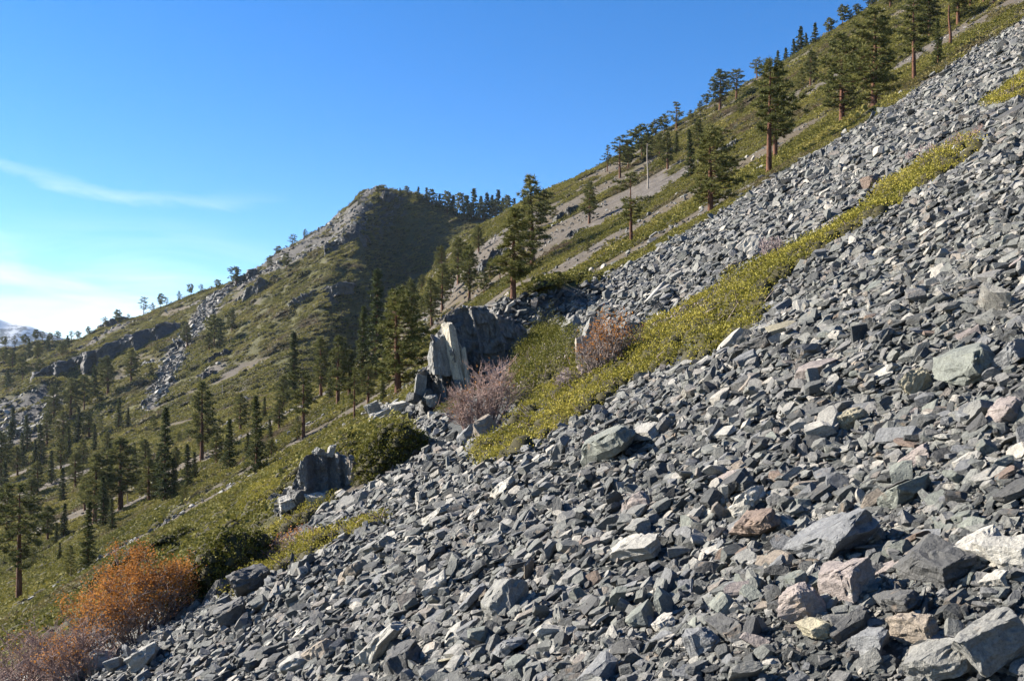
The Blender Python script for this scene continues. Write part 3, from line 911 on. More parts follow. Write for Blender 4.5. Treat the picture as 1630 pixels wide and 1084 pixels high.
def build_talus():
    rng = np.random.default_rng(2024)
    P, S = [], []
    # (size, how far, share of ground covered)
    for size, ymax, cov in ((0.040, 9.5, 0.50), (0.075, 17, 0.52), (0.13, 30, 0.52), (0.21, 56, 0.54), (0.265, 125, 0.52), (0.38, 180, 0.14), (0.80, 200, 0.02)):
        area_u = 1.30 * (0.5 * ymax ** 2 + 5.0 * ymax)
        n = int(area_u * cov / (0.36 * size * size))
        y = None
        t = rng.uniform(0, 1, n)
        y = -5.0 + np.sqrt(25 + t * (ymax ** 2 + 10 * ymax))      # uniform over the wedge
        u = rng.uniform(-0.62, 0.68, n)
        x = u * (y + 5.0)
        s = size * np.exp(rng.normal(0, 0.32, n))
        # coarse and fine patches
        pat = fbm(x * 0.11, y * 0.11, 3, 5)
        keep = rng.uniform(0, 1, n) < (0.95 + 1.1 * pat if size < 0.25 else 0.85 - 0.6 * pat)
        keep &= y > 2.2
        # thin out the small stones towards the end of their range
        keep &= rng.uniform(0, 1, n) < 1 - sstep(ymax * 0.75, ymax * 1.0, y) * 0.75
        x, y, s = x[keep], y[keep], s[keep]
        # only a few stones of a size far above what lies around them
        app = s * F / np.maximum(y, 3); near = 1 - sstep(5, 20, y)
        k2 = rng.uniform(0, 1, len(y)) < np.where(app > 55 + 30 * near, 0.0, 0.035) + 0.965 * (1 - sstep(12 + 10 * near, 28 + 34 * near, app))
        x, y, s = x[k2], y[k2], s[k2]
        z = terrain_z(x, y)
        ok = talus_mask(x, y, z)
        p, q = to_px(x, y, z)
        for poly in KEEP_OUT:
            ok &= ~(in_poly(p, q, poly) & (y < 130))
        # ragged edge of the talus
        P.append(np.stack([x, y, z], 1)[ok]); S.append(s[ok])
    # stones fallen beyond the talus edge and among the hillside shrubs
    n = 26000
    y = rng.uniform(25, 420, n) ; u = rng.uniform(-0.6, 0.6, n); x = u * y
    z = terrain_z(x, y); c = cover_field(x, y, z)
    ok = (c < 0.3) & (~talus_mask(x, y, z)) & (fbm(x * .06, y * .06, 3, 15) > -0.12)
    P.append(np.stack([x, y, z], 1)[ok]); S.append(np.minimum(0.30 * np.exp(rng.normal(0, .5, n)) * (0.6 + y / 200), 0.9)[ok])
    # coarse rubble on the far scree
    n = 60000
    y = rng.uniform(440, 880, n); u = rng.uniform(-0.56, -0.08, n); x = u * y
    z = terrain_z(x, y); p, q = to_px(x, y, z)
    ok = np.zeros(n, bool)
    for poly, f_ in ((CHUTE, .6), (LEFT_BARE, .35), (PEAK_BARE, .16)):
        ok |= in_poly(p, q, poly) & (rng.uniform(0, 1, n) < f_)
    ok |= (cover_field(x, y, z) < .25) & (fbm(x * .03, y * .03, 3, 115) > 0.08) & (rng.uniform(0, 1, n) < .25)
    P.append(np.stack([x, y, z], 1)[ok]); S.append((1.5 * np.exp(rng.normal(0, .4, n)))[ok])
    P = np.concatenate(P); S = np.concatenate(S)
    # keep clear of the big single stones
    clear = np.ones(len(P), bool)
    for hx, hy, hr in hero_spots:
        d2 = (P[:, 0] - hx) ** 2 + (P[:, 1] - hy) ** 2
        clear &= ~((d2 < (hr * 0.9) ** 2) & (S > hr * 0.35)) & ~((d2 < hr ** 2 * 2.2) & (S > hr * 0.9))
    P, S = P[clear], S[clear]
    n = len(P)
    idx = rng.integers(0, len(SHAPES), n)
    rot = stone_rot(rng, n, 0.62)
    zr = np.array([d[2] for _, d in SHAPES])[idx]
    P[:, 2] += S * (0.02 + 0.22 * zr + rng.uniform(-.12, .40, n))
    sc = S[:, None] * rng.uniform(0.82, 1.2, (n, 3))
    # the stones that show largest become things of their own
    px, py = to_px(P[:, 0], P[:, 1], P[:, 2])
    app = S * F / np.maximum(P[:, 1], 2)
    view = (px > 8) & (px < 1622) & (py > 5) & (py < 1078) & talus_mask(P[:, 0], P[:, 1], P[:, 2])
    app = np.where(view, app, 0)
    order = np.argsort(-app)
    chosen = []
    cell = {}
    for i in order:
        if len(chosen) >= 244 or app[i] < 18:
            break
        chosen.append(i)
    single = np.zeros(n, bool); single[chosen] = True
    names = list(C)
    pw = np.array([.20, .20, .15, .14, .08, .10, .06, .03, .03, .01])
    recs = []
    for i in chosen:
        colw = names[rng.choice(len(names), p=pw / pw.sum())]
        k = int(idx[i])
        o = new_obj('stone', PROTO_ONE[k])
        o.location = P[i]; o.rotation_euler = rot[i]; o.scale = sc[i]
        o.color = tuple(np.array(C[colw]) * rng.uniform(0.85, 1.15) * 0.60) + (1,)
        best = min(range(len(HEROES)), key=lambda h: (HEROES[h][0] - px[i]) ** 2 + (HEROES[h][1] - py[i]) ** 2)
        dx = px[i] - HEROES[best][0]; dy = py[i] - HEROES[best][1]
        if abs(dx) > 1.6 * abs(dy): rel = 'right of' if dx > 0 else 'left of'
        elif abs(dy) > 1.6 * abs(dx): rel = 'below' if dy > 0 else 'above'
        else: rel = ('below and ' if dy > 0 else 'above and ') + ('right of' if dx > 0 else 'left of')
        recs.append((best, rel, colw, SHAPES[k][0], dx * dx + dy * dy, o))
    groups = {}
    for r in recs:
        groups.setdefault(r[:4], []).append(r)
    for (best, rel, colw, kind), lst in groups.items():
        lst.sort(key=lambda r: r[4])
        for j, r in enumerate(lst):
            hl = HEROES[best]
            shortlab = 'the ' + SHORT[best]
            lead = ORD[j] if j else ''
            lab = f'{lead}{"nearest " if j else ""}sizeable {colw} {kind} {rel} {shortlab}'
            tag(r[5], lab, 'rock', 'larger loose stones on the talus')
    keep = ~single
    o = scatter_object('talus_rubble', proto_col, P[keep], idx[keep], rot[keep], sc[keep])
    tag(o, 'loose grey-green talus of countless angular stones covering the slope', 'rubble', None, 'stuff')
    print('talus stones', n, 'single', len(chosen))


SHORT = ['longest tilted green-grey slab', 'flat slab on the longest slab', 'pale wedge-nosed slab', 'whitish streaked slab', 'broad blue-grey boulder', 'biggest corner boulder', 'veined grey block', 'pale pointed fin',
         'dark mossy block', 'pitted grey boulder', 'large rounded boulder', 'yellowish lichen block', 'small upright yellow block', 'greenish smooth-faced block', 'leaning pinkish slab', 'greenish-white block', 'long brownish slab', 'pinkish pyramid block',
         'upright dark slab', 'yellow banded block', 'pale bluish block', 'square tan block', 'grey pyramid stone', 'dark lens stone', 'pink-white boulder', 'white and purple block', 'pale edge block', 'wide dark banded slab', 'small white cube block',
         'tan oval stone', 'tan block under the reddish bush', 'blue-grey wedge under the reddish bush', 'lower left boulder', 'lower left slab', 'dark pointed boulder', 'dark leaning slab', 'dark cube-like block', 'pale bottom slab', 'tan bottom block',
         'dark tilted slab', 'dark slab by the strip', 'mauve edge block', 'lilac edge block', 'small bright fin', 'white angular stone', 'pinkish fractured block', 'smooth grey block', 'smooth blue-grey plate', 'long narrow grey slab',
         'brownish narrow slab', 'thin pale plate', 'rusty upper boulder', 'pale slab by the lilac bush', 'grey ledge block']

build_talus()

# ------------------------------------------------------------------ low shrubs


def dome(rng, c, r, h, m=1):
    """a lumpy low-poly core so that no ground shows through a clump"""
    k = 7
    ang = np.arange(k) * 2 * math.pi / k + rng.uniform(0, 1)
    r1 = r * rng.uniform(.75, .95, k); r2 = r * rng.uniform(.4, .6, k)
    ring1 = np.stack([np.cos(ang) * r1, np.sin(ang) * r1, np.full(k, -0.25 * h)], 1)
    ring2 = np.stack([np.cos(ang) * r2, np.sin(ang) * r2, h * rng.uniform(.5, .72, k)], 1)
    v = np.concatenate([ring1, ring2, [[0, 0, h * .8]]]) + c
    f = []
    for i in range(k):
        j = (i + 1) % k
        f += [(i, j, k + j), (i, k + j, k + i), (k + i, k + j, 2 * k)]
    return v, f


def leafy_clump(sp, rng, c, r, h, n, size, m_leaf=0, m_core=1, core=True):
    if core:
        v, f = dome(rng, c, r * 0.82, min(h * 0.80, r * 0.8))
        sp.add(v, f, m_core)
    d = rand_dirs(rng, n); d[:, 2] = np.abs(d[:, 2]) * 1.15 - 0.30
    d = unit(d)
    k = rng.uniform(0.72, 1.08, n)[:, None]
    p = c + d * k * np.array([r, r, h])
    ax = unit(d * 0.8 + rand_dirs(rng, n) * 0.9 + np.array([0, 0, 0.35]))
    w = unit(np.cross(ax, rand_dirs(rng, n)))
    s = size * rng.uniform(.6, 1.35, n)[:, None]
    sp.leaves(p, ax * s, w * s * 0.75, m_leaf)


def build_mats():
    rng = np.random.default_rng(8)
    for k, (name, label, mat, hgt, poly) in enumerate(MATS):
        if k in (5, 6, 7):
            continue          # taller bushes, built as mounds below
        w = [hit(*q) for q in poly]
        wx = np.array([(p.x, p.y) for p in w])
        lo, hi = wx.min(0), wx.max(0)
        area = 0.5 * abs(np.dot(wx[:, 0], np.roll(wx[:, 1], 1)) - np.dot(wx[:, 1], np.roll(wx[:, 0], 1)))
        cen = Vector((float(wx[:, 0].mean()), float(wx[:, 1].mean()), 0))
        cen.z = float(terrain_z(np.array(cen.x), np.array(cen.y)))
        dist = max(cen.y, 10)
        r0 = 0.30 + 0.0035 * dist
        n = int(min((hi[0] - lo[0]) * (hi[1] - lo[1]) / (r0 * r0 * 0.55), 40000))
        x = rng.uniform(lo[0], hi[0], n); y = rng.uniform(lo[1], hi[1], n)
        ok = in_poly(x, y, [tuple(q) for q in wx])
        x, y = x[ok][:2100], y[ok][:2100]
        jag = fbm(x * 0.8, y * 0.8, 3, 19 + k) + 0.7 * fbm(x * 0.3, y * 0.3, 2, 23 + k)
        dead = fbm(x * 0.45, y * 0.45, 3, 219 + k)
        z = terrain_z(x, y)
        sp = Soup()
        leaf = 0.038 + 0.00042 * dist
        for i in range(len(x)):
            r = r0 * rng.uniform(.7, 1.35)
            h = hgt * (0.68 + 1.35 * jag[i] + rng.uniform(-.10, .16))
            h = max(h, 0.18)
            big = dead[i] > -0.33
            nl = int(105 if len(x) > 1200 else 150)
            leafy_clump(sp, rng, np.array([x[i] - cen.x, y[i] - cen.y, z[i] - cen.z]), r, h if big else h * .55, nl if big else nl // 3, leaf, 0 if big else 2, 1, big)
        root = new_obj(name, None, None, cen)
        root.empty_display_size = 0.3
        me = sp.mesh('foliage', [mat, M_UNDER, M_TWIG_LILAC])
        new_obj('foliage', me, root)
        # woody stems showing at the lower rim
        st = Soup()
        for i in rng.integers(0, len(x), min(len(x), 120)):
            b0 = np.array([x[i] - cen.x, y[i] - cen.y, z[i] - cen.z - 0.1])
            e = b0 + np.array([rng.uniform(-.5, .5), rng.uniform(-.7, .1), rng.uniform(.25, .9) * hgt + .1])
            st.tube([b0, (b0 + e) / 2 + rng.normal(0, .06, 3), e], [0.022, 0.016, 0.006], 3)
        tag(new_obj('stems', st.mesh('stems', [M_TWIG]), root), kind='stuff')
        tag(root, label, 'shrub', 'low evergreen shrub patches on the near slope')


build_mats()


def mound_bush(name, label, px, py, w_px, h_px, seed, mat, lobes=5):
    """a tall rounded evergreen bush of several leafy lobes"""
    rng = np.random.default_rng(seed)
    b = hit(px, py)
    w = w_px * b.y / F; h = h_px * b.y / F
    sp = Soup(); st = Soup()
    for l in range(lobes):
        t = (l + .5) / lobes - .5
        cx = t * w * 0.85; cy = rng.uniform(-.10, .35) * w
        gz = float(terrain_z(np.array(b.x + cx), np.array(b.y + cy))) - b.z
        R = w * rng.uniform(.20, .30); Hh = max(h * rng.uniform(.55, .85) * (1 - 0.5 * abs(t)), .3)
        c0 = np.array([cx, cy, gz])
        v, f = dome(rng, c0, R * .9, Hh * .8)
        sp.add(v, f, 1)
        n = int(70 + 60 * R)
        d = rand_dirs(rng, n); d[:, 2] = np.abs(d[:, 2]) * 1.2 - 0.15; d = unit(d)
        p = c0 + d * np.array([R, R, Hh]) * rng.uniform(.85, 1.1, n)[:, None]
        for q in p:
            leafy_clump(sp, rng, q - np.array([0, 0, .08]), rng.uniform(.16, .30), rng.uniform(.14, .26), 46, 0.062)
        for _ in range(8):
            a = rng.uniform(0, 6.28); e = c0 + np.array([math.cos(a) * R * .9, math.sin(a) * R * .9, Hh * rng.uniform(.2, .9)])
            st.tube([c0, (c0 + e) / 2 + rng.normal(0, .08, 3), e], [0.035, 0.022, 0.008], 4)
    root = new_obj(name, None, None, b)
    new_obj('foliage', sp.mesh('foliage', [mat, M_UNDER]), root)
    tag(new_obj('stems', st.mesh('stems', [M_TWIG]), root), kind='stuff')
    tag(root, label, 'shrub', 'low evergreen shrub patches on the near slope')


mound_bush('huckleberry_oak', MATS[5][1], 622, 752, 104, 82, 601, M_MAT_DARK)
mound_bush('huckleberry_oak', MATS[6][1], 350, 940, 132, 104, 602, M_MAT_DARK, 6)
mound_bush('huckleberry_oak', MATS[7][1], 236, 898, 150, 46, 603, M_MAT_DARK, 7)


def bare_bush(name, label, px, py, w_px, h_px, stems, seed, twig_mat, leaf_mat=None, leaves=0, lean=(0, 0), group=None, leaf_size=0.06, cat='bush', levels=3, twig_r=0.008, ymin=2.5, top_leaves=True, flat=False):
    rng = np.random.default_rng(seed)
    b = hit(px, py, ymin)
    w = w_px * b.y / F; h = h_px * b.y / F
    sp = Soup(); lf = Soup(); tips = []
    k_r = max(1.0, b.y / 38.0)          # hair-fine twigs far away are kept as thick as they show
    for i in range(stems):
        a = rng.uniform(0, 2 * math.pi); rr = math.sqrt(rng.uniform(0, 1))
        spread = 0.72 if flat else 0.40
        bx, by = math.cos(a) * rr * w * spread * .6, math.sin(a) * rr * w * spread * .45
        gz = float(terrain_z(np.array(b.x + bx), np.array(b.y + by))) - b.z
        p0 = np.array([bx, by, gz - 0.05])
        hh = h * (1.0 - 0.42 * rr ** 1.6) * rng.uniform(.72, 1.08)
        out = np.array([math.cos(a), math.sin(a) * .8, 0]) * rr * w * 0.30 + np.array([lean[0] * h, lean[1] * h, 0])
        top = p0 + out + np.array([0, 0, hh])
        pts = [p0 + (top - p0) * t + np.array([rng.normal(0, .035 * w), rng.normal(0, .03 * w), 0]) * math.sin(t * 3.1) for t in (0, .3, .6, .85, 1)]
        r0 = (0.022 + 0.012 * rng.uniform()) * k_r * min(1, h / 2 + .2)
        sp.tube(pts, [r0, r0 * .75, r0 * .5, r0 * .3, r0 * .15], 4)
        pts = np.array(pts)
        for j in range(9 if levels > 1 else 4):
            t = rng.uniform(.18, .98); q = pts[0] + (pts[-1] - pts[0]) * t
            seg = min(int(t * 4), 3); q = pts[seg] + (pts[seg + 1] - pts[seg]) * (t * 4 - seg)
            d = unit(np.array([rng.normal(), rng.normal() * .8, rng.uniform(.25, 1.3)]))
            ln = h * rng.uniform(.13, .34) * (1.15 - t * .5)
            e = q + d * ln
            mid = (q + e) / 2 + rng.normal(0, .05 * ln, 3)
            sp.tube([q, mid, e], [twig_r * 1.3 * k_r, twig_r * k_r, twig_r * .5 * k_r], 3)
            tips.append(e)
            if levels > 2:
                for _ in range(6):
                    q2 = q + (e - q) * rng.uniform(.2, 1)
                    d2 = unit(d + rng.normal(0, .7, 3) + np.array([0, 0, .2]))
                    e2 = q2 + d2 * ln * rng.uniform(.25, .6)
                    sp.tube([q2, e2], [twig_r * .7 * k_r, twig_r * .3 * k_r], 3)
                    tips.append(e2)
    root = new_obj(name, None, None, b)
    new_obj('branches', sp.mesh('branches', [twig_mat]), root)
    if leaf_mat is not None and leaves:
        tips = np.array(tips)
        zt = (tips[:, 2] - tips[:, 2].min()) / (np.ptp(tips[:, 2]) + 1e-6)
        lit = zt + (-0.35 * tips[:, 0] / w)
        wgt = np.clip(lit - 0.15, 0.02, 1) if top_leaves else np.ones(len(tips))
        ch = rng.choice(len(tips), leaves, p=wgt / wgt.sum())
        c = tips[ch] + rng.normal(0, .04 * h, (leaves, 3))
        ax = rand_dirs(rng, leaves); wv = unit(np.cross(ax, rand_dirs(rng, leaves)))
        s = leaf_size * rng.uniform(.6, 1.3, leaves)[:, None]
        lf.leaves(c, ax * s, wv * s * .7)
        new_obj('leaves', lf.mesh('leaves', [leaf_mat]), root)
    tag(root, label, cat, group)
    return root


G_BUSH = 'leafless autumn bushes'
bare_bush('willow_bush', 'large orange-leaved autumn bush in the lower left', 216, 1024, 192, 140, 46, 301, M_TWIG, M_ORANGE, 16000, (-0.10, 0), G_BUSH, 0.05)
bare_bush('willow_bush', 'bare reddish twig thicket filling the lower left corner', 40, 1110, 250, 118, 60, 302, M_TWIG_RED, M_ORANGE, 500, (0, 0), G_BUSH, 0.045)
bare_bush('willow_bush', 'bare reddish twigs between the corner thicket and the orange bush', 132, 1088, 110, 100, 30, 303, M_TWIG_RED, M_ORANGE, 1200, (0, 0), G_BUSH, 0.045)
bare_bush('willow_bush', 'large bare reddish-brown bush below the pale cliff', 768, 690, 98, 128, 40, 304, M_TWIG_RED, M_ORANGE, 250, (0.05, 0), G_BUSH, 0.05)
bare_bush('willow_bush', 'orange-brown leafy bush around the standing stone', 968, 596, 100, 96, 34, 305, M_TWIG, M_ORANGE, 1500, (0.08, 0), G_BUSH, 0.055)
bare_bush('willow_bush', 'low lilac-grey twigs left of the standing stone', 908, 622, 70, 42, 18, 306, M_TWIG_LILAC, None, 0, (0, 0), G_BUSH)
bare_bush('willow_bush', 'lilac-grey bare bush on the yellow-green strip beside a pale slab', 1226, 412, 46, 38, 20, 307, M_TWIG_LILAC, None, 0, (0, 0), G_BUSH)
bare_bush('twig_patch', 'brownish leafless mat above the upper end of the strip', 1520, 240, 100, 30, 40, 308, M_TWIG_RED, None, 0, (0, 0), G_BUSH, flat=True)
bare_bush('twig_patch', 'lilac-grey leafless mat left of the brownish mat on the upper strip', 1468, 250, 44, 22, 18, 309, M_TWIG_LILAC, None, 0, (0, 0), G_BUSH, flat=True)
bare_bush('twig_patch', 'small reddish twig patch between two yellow shrub strips', 462, 880, 90, 40, 26, 310, M_TWIG_RED, M_ORANGE, 300, (0, 0), G_BUSH, flat=True)
bare_bush('dry_shrub', 'bleached dead shrub rising behind the orange bush', 224, 905, 60, 48, 12, 311, M_BARK_GREY, None, 0, (0, 0), G_BUSH)
bare_bush('twig_patch', 'lilac-grey twigs in front of the thicket at the tongue of the mat', 968, 700, 60, 22, 16, 312, M_TWIG_LILAC, None, 0, (0, 0), G_BUSH, flat=True)

# hillside cover too dense to count
clump_col = bpy.data.collections.new('hillside_clump_shapes')
for k in range(5):
    rng = np.random.default_rng(400 + k)
    sp = Soup()
    leafy_clump(sp, rng, np.zeros(3), 0.62, 0.42, 105, 0.13)
    for _ in range(3):
        a = rng.uniform(0, 6.28)
        leafy_clump(sp, rng, np.array([math.cos(a) * .5, math.sin(a) * .5, -0.03]), rng.uniform(.3, .45), rng.uniform(.2, .36), 48, 0.12)
    clump_col.objects.link(bpy.data.objects.new('hillside_clump_%d' % k, sp.mesh('hillside_clump', [M_COVER, M_UNDER])))


def build_cover():
    rng = np.random.default_rng(12)
    P, S = [], []
    for y0, y1, n, size in ((26, 120, 22000, 0.68), (110, 240, 30000, 1.35), (230, 460, 42000, 2.0), (440, 950, 42000, 3.4)):
        y = np.sqrt(rng.uniform(y0 ** 2, y1 ** 2, n)); u = rng.uniform(-0.60, 0.62, n); x = u * y
        z = terrain_z(x, y)
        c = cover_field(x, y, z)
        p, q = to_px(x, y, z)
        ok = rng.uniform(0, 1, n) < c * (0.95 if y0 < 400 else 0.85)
        ok &= (q > -60)
        for poly in KEEP_OUT:
            ok &= ~(in_poly(p, q, poly) & (y < 75))
        P.append(np.stack([x, y, z], 1)[ok]); S.append((size * np.exp(rng.normal(0, .3, n)))[ok])
    P = np.concatenate(P); S = np.concatenate(S); n = len(P)
    rot = np.stack([rng.normal(0, .1, n), -0.45 + rng.normal(0, .1, n), rng.uniform(0, 0.9, n)], 1)
    scl = np.stack([S * 1.35, S * 0.9, S * rng.uniform(.55, 1.0, n)], 1)
    o = scatter_object('hillside_shrubbery', clump_col, P, rng.integers(0, 5, n), rot, scl)
    tag(o, 'low olive-green shrub cover spread in streaks over the hillsides', 'shrubbery', None, 'stuff')
    print('cover clumps', n)


build_cover()

# ------------------------------------------------------------------ outcrops


def outcrop(name, label, base_px, base_py, blocks, cat='rock outcrop', group=None, ymin=2.5, mat=M_CLIFF, ymax=1000.0):
    """blocks: (dx px, dy px up, width px, height px, depth ratio, lean about the view axis, yaw, colour, seed)"""
    b = hit(base_px, base_py, ymin, ymax)
    k = b.y / F
    root = new_obj(name, None, None, b)
    for (dx, dy, w, h, dep, lean, yaw, colw, seed, off) in blocks:
        big = w * k > 2 or mat is M_CLIFF
        me = rock_mesh('rock_block', seed, (1, dep, 1), cuts=13, mat=mat, detail=3 if big else 1, bevel=0.012, rough=0.034, side_bias=0.5, stretch=(2.2, 2.2, 0.7), chips=0.8)
        o = new_obj('rock_block', me, root)
        o.location = (dx * k, off * k, (dy + h * 0.5) * k)
        o.scale = (w * k * 1.15, w * k * 1.15, h * k * 1.15)
        o.rotation_euler = (0, lean, yaw)
        o.color = (tuple(0.85 * c for c in C[colw]) if isinstance(colw, str) else colw) + (1,)
    tag(root, label, cat, group)
    return root


def cell(a, b, seed):
    return _hash(np.floor(a), np.floor(b), seed) - 0.5


def face_mesh(k, top, bottom, depth, seed, lean=0.0, back=0.25, size=1.0, mat=M_CLIFF, ns=150, nt_=64, cap=60.0, rise=0.25):
    """a jagged rock face; top, bottom and depth are profiles over the offset along the face, in photograph pixels of scale k"""
    s0, s1 = top[0][0], top[-1][0]
    S = np.linspace(s0, s1, ns)
    f = lambda prof, v: np.interp(v, [p[0] for p in prof], [p[1] for p in prof])
    tp = f(top, S) + size * (10 * cell(S / (11 * size) + 0.5 * vnoise(S * .2, S * 0, seed), S * 0, seed) + 5 * cell(S / (4.5 * size), S * 0 + 3, seed + 1))
    bt = f(bottom, S) - 6 * size
    tp = np.maximum(tp, bt + 2)
    T = np.linspace(0, 1, nt_)[:, None]
    Z = bt[None] + (tp - bt)[None] * T
    A = S[None] + lean * Z
    wob = 3 * size * fbm(A / (14 * size), Z / (30 * size), 3, seed + 5)
    D = f(depth, A + wob) + back * Z
    A2 = A + 7 * size * vnoise(A / (20 * size), Z / (26 * size), seed + 7); Z2 = Z + 9 * size * vnoise(A / (15 * size) + 5, Z / (22 * size), seed + 8)
    D = D + size * (13 * cell(A2 / (20 * size), Z2 / (23 * size), seed + 2) + 7 * cell(A2 / (8 * size), Z2 / (10 * size), seed + 3) + 3.0 * cell(A2 / (3.5 * size), Z2 / (5 * size), seed + 4))
    D = D + size * 5 * fbm(A / (5 * size), Z / (16 * size), 4, seed + 9)
    X = S[None] + size * 2.5 * fbm(A / (6 * size), Z / (6 * size), 2, seed + 11)
    # the top runs back into the slope
    C_ = np.array([0.06, .2, .45, 1.0])[:, None] * cap
    Xc = np.repeat(X[-1:], 4, 0); Dc = D[-1:] + C_
    Zc = Z[-1:] + C_ * rise * 0.4 + size * 5 * cell(Xc / (9 * size), Dc / (9 * size), seed + 6) * np.array([1, 1, 1, 0])[:, None] - np.array([0, 0, 4, 16])[:, None] * size
    X = np.vstack([X, Xc]); D = np.vstack([D, Dc]); Z = np.vstack([Z, Zc])
    nr, nc = X.shape
    i = np.arange(nr - 1)[:, None] * nc + np.arange(nc - 1)[None, :]
    tri = np.concatenate([np.stack([i, i + 1, i + nc + 1], -1).reshape(-1, 3), np.stack([i, i + nc + 1, i + nc], -1).reshape(-1, 3)])
    return mesh_from('rock_face', np.stack([X.ravel(), D.ravel(), Z.ravel()], 1) * k, tri, [mat])


G_OUT = 'bedrock outcrops on the slopes'
CREAM = (0.40, 0.37, 0.30); DARKR = (0.075, 0.075, 0.078)


def faced_outcrop(name, label, px, py, face, blocks=(), colour=(0.165, 0.163, 0.155), ymin=2.5, ymax=1000.0, mat=M_CLIFF, **kw):
    root = outcrop(name, label, px, py, list(blocks), group=G_OUT, ymin=ymin, ymax=ymax)
    k = root.location.y / F
    o = new_obj('rock_face', face_mesh(k, *face, mat=mat, **kw), root)
    o.color = colour + (1,)
    return root


# the cliff in the middle of the picture (offsets in photograph pixels from its foot)
faced_outcrop('cliff_outcrop', 'tall dark cliff with a pale upright fin, above the bare reddish bush', 742, 628, (
    [(-86, 0), (-78, 26), (-66, 44), (-58, 56), (-55, 98), (-44, 108), (-34, 122), (-26, 134), (-8, 142), (20, 143), (40, 136), (60, 128), (80, 120), (98, 104), (110, 78), (116, 60)],
    [(-86, -30), (-60, -24), (-20, -8), (0, 0), (40, 8), (70, 24), (116, 50)],
    [(-100, 80), (-88, 40), (-70, -14), (-64, 10), (-60, 30), (-32, -20), (-28, 14), (-22, 8), (-4, -26), (0, 20), (30, 32), (38, 16), (42, 36), (70, 44), (76, 28), (84, 52), (106, 62), (112, 90), (130, 110)], 31), [
    (-15, 6, 17, 94, 1.2, -0.20, 0.5, CREAM, 2004, -8),
    (2, 4, 9, 62, 1.4, -0.14, 0.4, CREAM, 2005, -14),
    (-44, 30, 26, 64, 1.0, -0.15, 0.55, 'grey', 2031, -2),
    (-72, -2, 14, 30, .9, 0.10, 0.3, 'grey', 2001, -12),
    (-62, -10, 12, 18, .9, 0.30, 0.3, 'dark grey', 2041, -20),
    (46, 2, 26, 40, .8, -0.05, 0.3, 'pinkish', 2011, 14),
    (66, 10, 28, 38, .8, 0.05, 0.1, 'pinkish', 2027, 26),
    (-80, -14, 16, 14, .9, 0.2, 0.6, 'dark grey', 2012, -22),
    (-52, -16, 16, 14, .9, -0.2, 0.2, 'grey', 2029, -26),
], lean=0.22, back=0.12, size=1.0, ns=230, nt_=110, cap=70)
faced_outcrop('rock_outcrop', 'small dark outcrop with a pale edge under the overhanging shrub', 520, 792, (
    [(-84, -10), (-70, 8), (-54, 20), (-46, 34), (-38, 50), (-30, 64), (-16, 72), (4, 68), (20, 64), (40, 60), (54, 56), (70, 44), (90, 30)],
    [(-84, -34), (-62, -24), (-30, -16), (0, 0), (40, 4), (90, 24)],
    [(-96, 60), (-84, 34), (-72, -6), (-60, 12), (-56, -6), (-44, -10), (-36, -18), (-26, -20), (-20, 16), (0, 8), (4, 20), (24, 4), (28, 18), (38, -8), (46, -6), (50, 14), (74, 24), (84, 50)], 57), [
    (41, 4, 9, 50, 1.6, -0.08, 0.2, 'tan', 2104, -6),
    (-34, 8, 9, 46, 1.3, -0.1, 0.3, 'grey', 2101, -10),
    (-40, -10, 34, 22, .9, 0.1, 0.5, 'dark grey', 2106, -14),
    (-14, -14, 28, 20, .9, -0.1, 0.2, 'pale grey', 2107, -22),
    (-58, -14, 26, 18, .9, -0.3, 0.2, 'pale grey', 2117, -20),
    (56, 0, 18, 30, .9, 0.1, 0.4, 'grey', 2118, 0),
    (-14, 66, 18, 12, .9, 0.4, 0.2, 'grey', 2108, 14),
    (4, 64, 12, 18, .9, 0.2, 0.2, 'pale grey', 2109, 22),
], lean=0.1, back=0.12, size=0.95, ns=170, nt_=80, cap=50)
outcrop('standing_stone', 'tan standing slab among orange-brown twigs', 938, 592, [
    (0, -4, 34, 60, .6, -0.06, 0.2, (0.34, 0.29, 0.24), 2201, 0), (6, 44, 26, 34, .7, 0.5, 0.2, 'grey', 2202, 4)], 'rock', G_OUT)
outcrop('rock_outcrop', 'pile of pale slabs left of the cliff foot', 628, 664, [
    (-16, -2, 40, 14, .7, -0.35, 0.2, 'pale grey', 2301, 0), (10, 4, 34, 18, .8, -0.2, 0.5, 'pale grey', 2302, 4), (24, -4, 30, 10, .8, -0.1, 0.1, 'grey', 2303, -6), (-30, 0, 20, 22, .7, -0.5, 0.4, 'grey', 2304, 4)], group=G_OUT)
outcrop('rock_outcrop', 'dark rock ledge on the talus lip right of the cliff top', 1000, 540, [
    (0, 0, 30, 26, .9, -.1, .2, 'grey', 2351, 0), (-24, 2, 22, 18, .9, .1, .4, 'dark grey', 2352, 3), (22, 4, 24, 20, .9, .1, .1, 'dark grey', 2353, 2)], group=G_OUT)


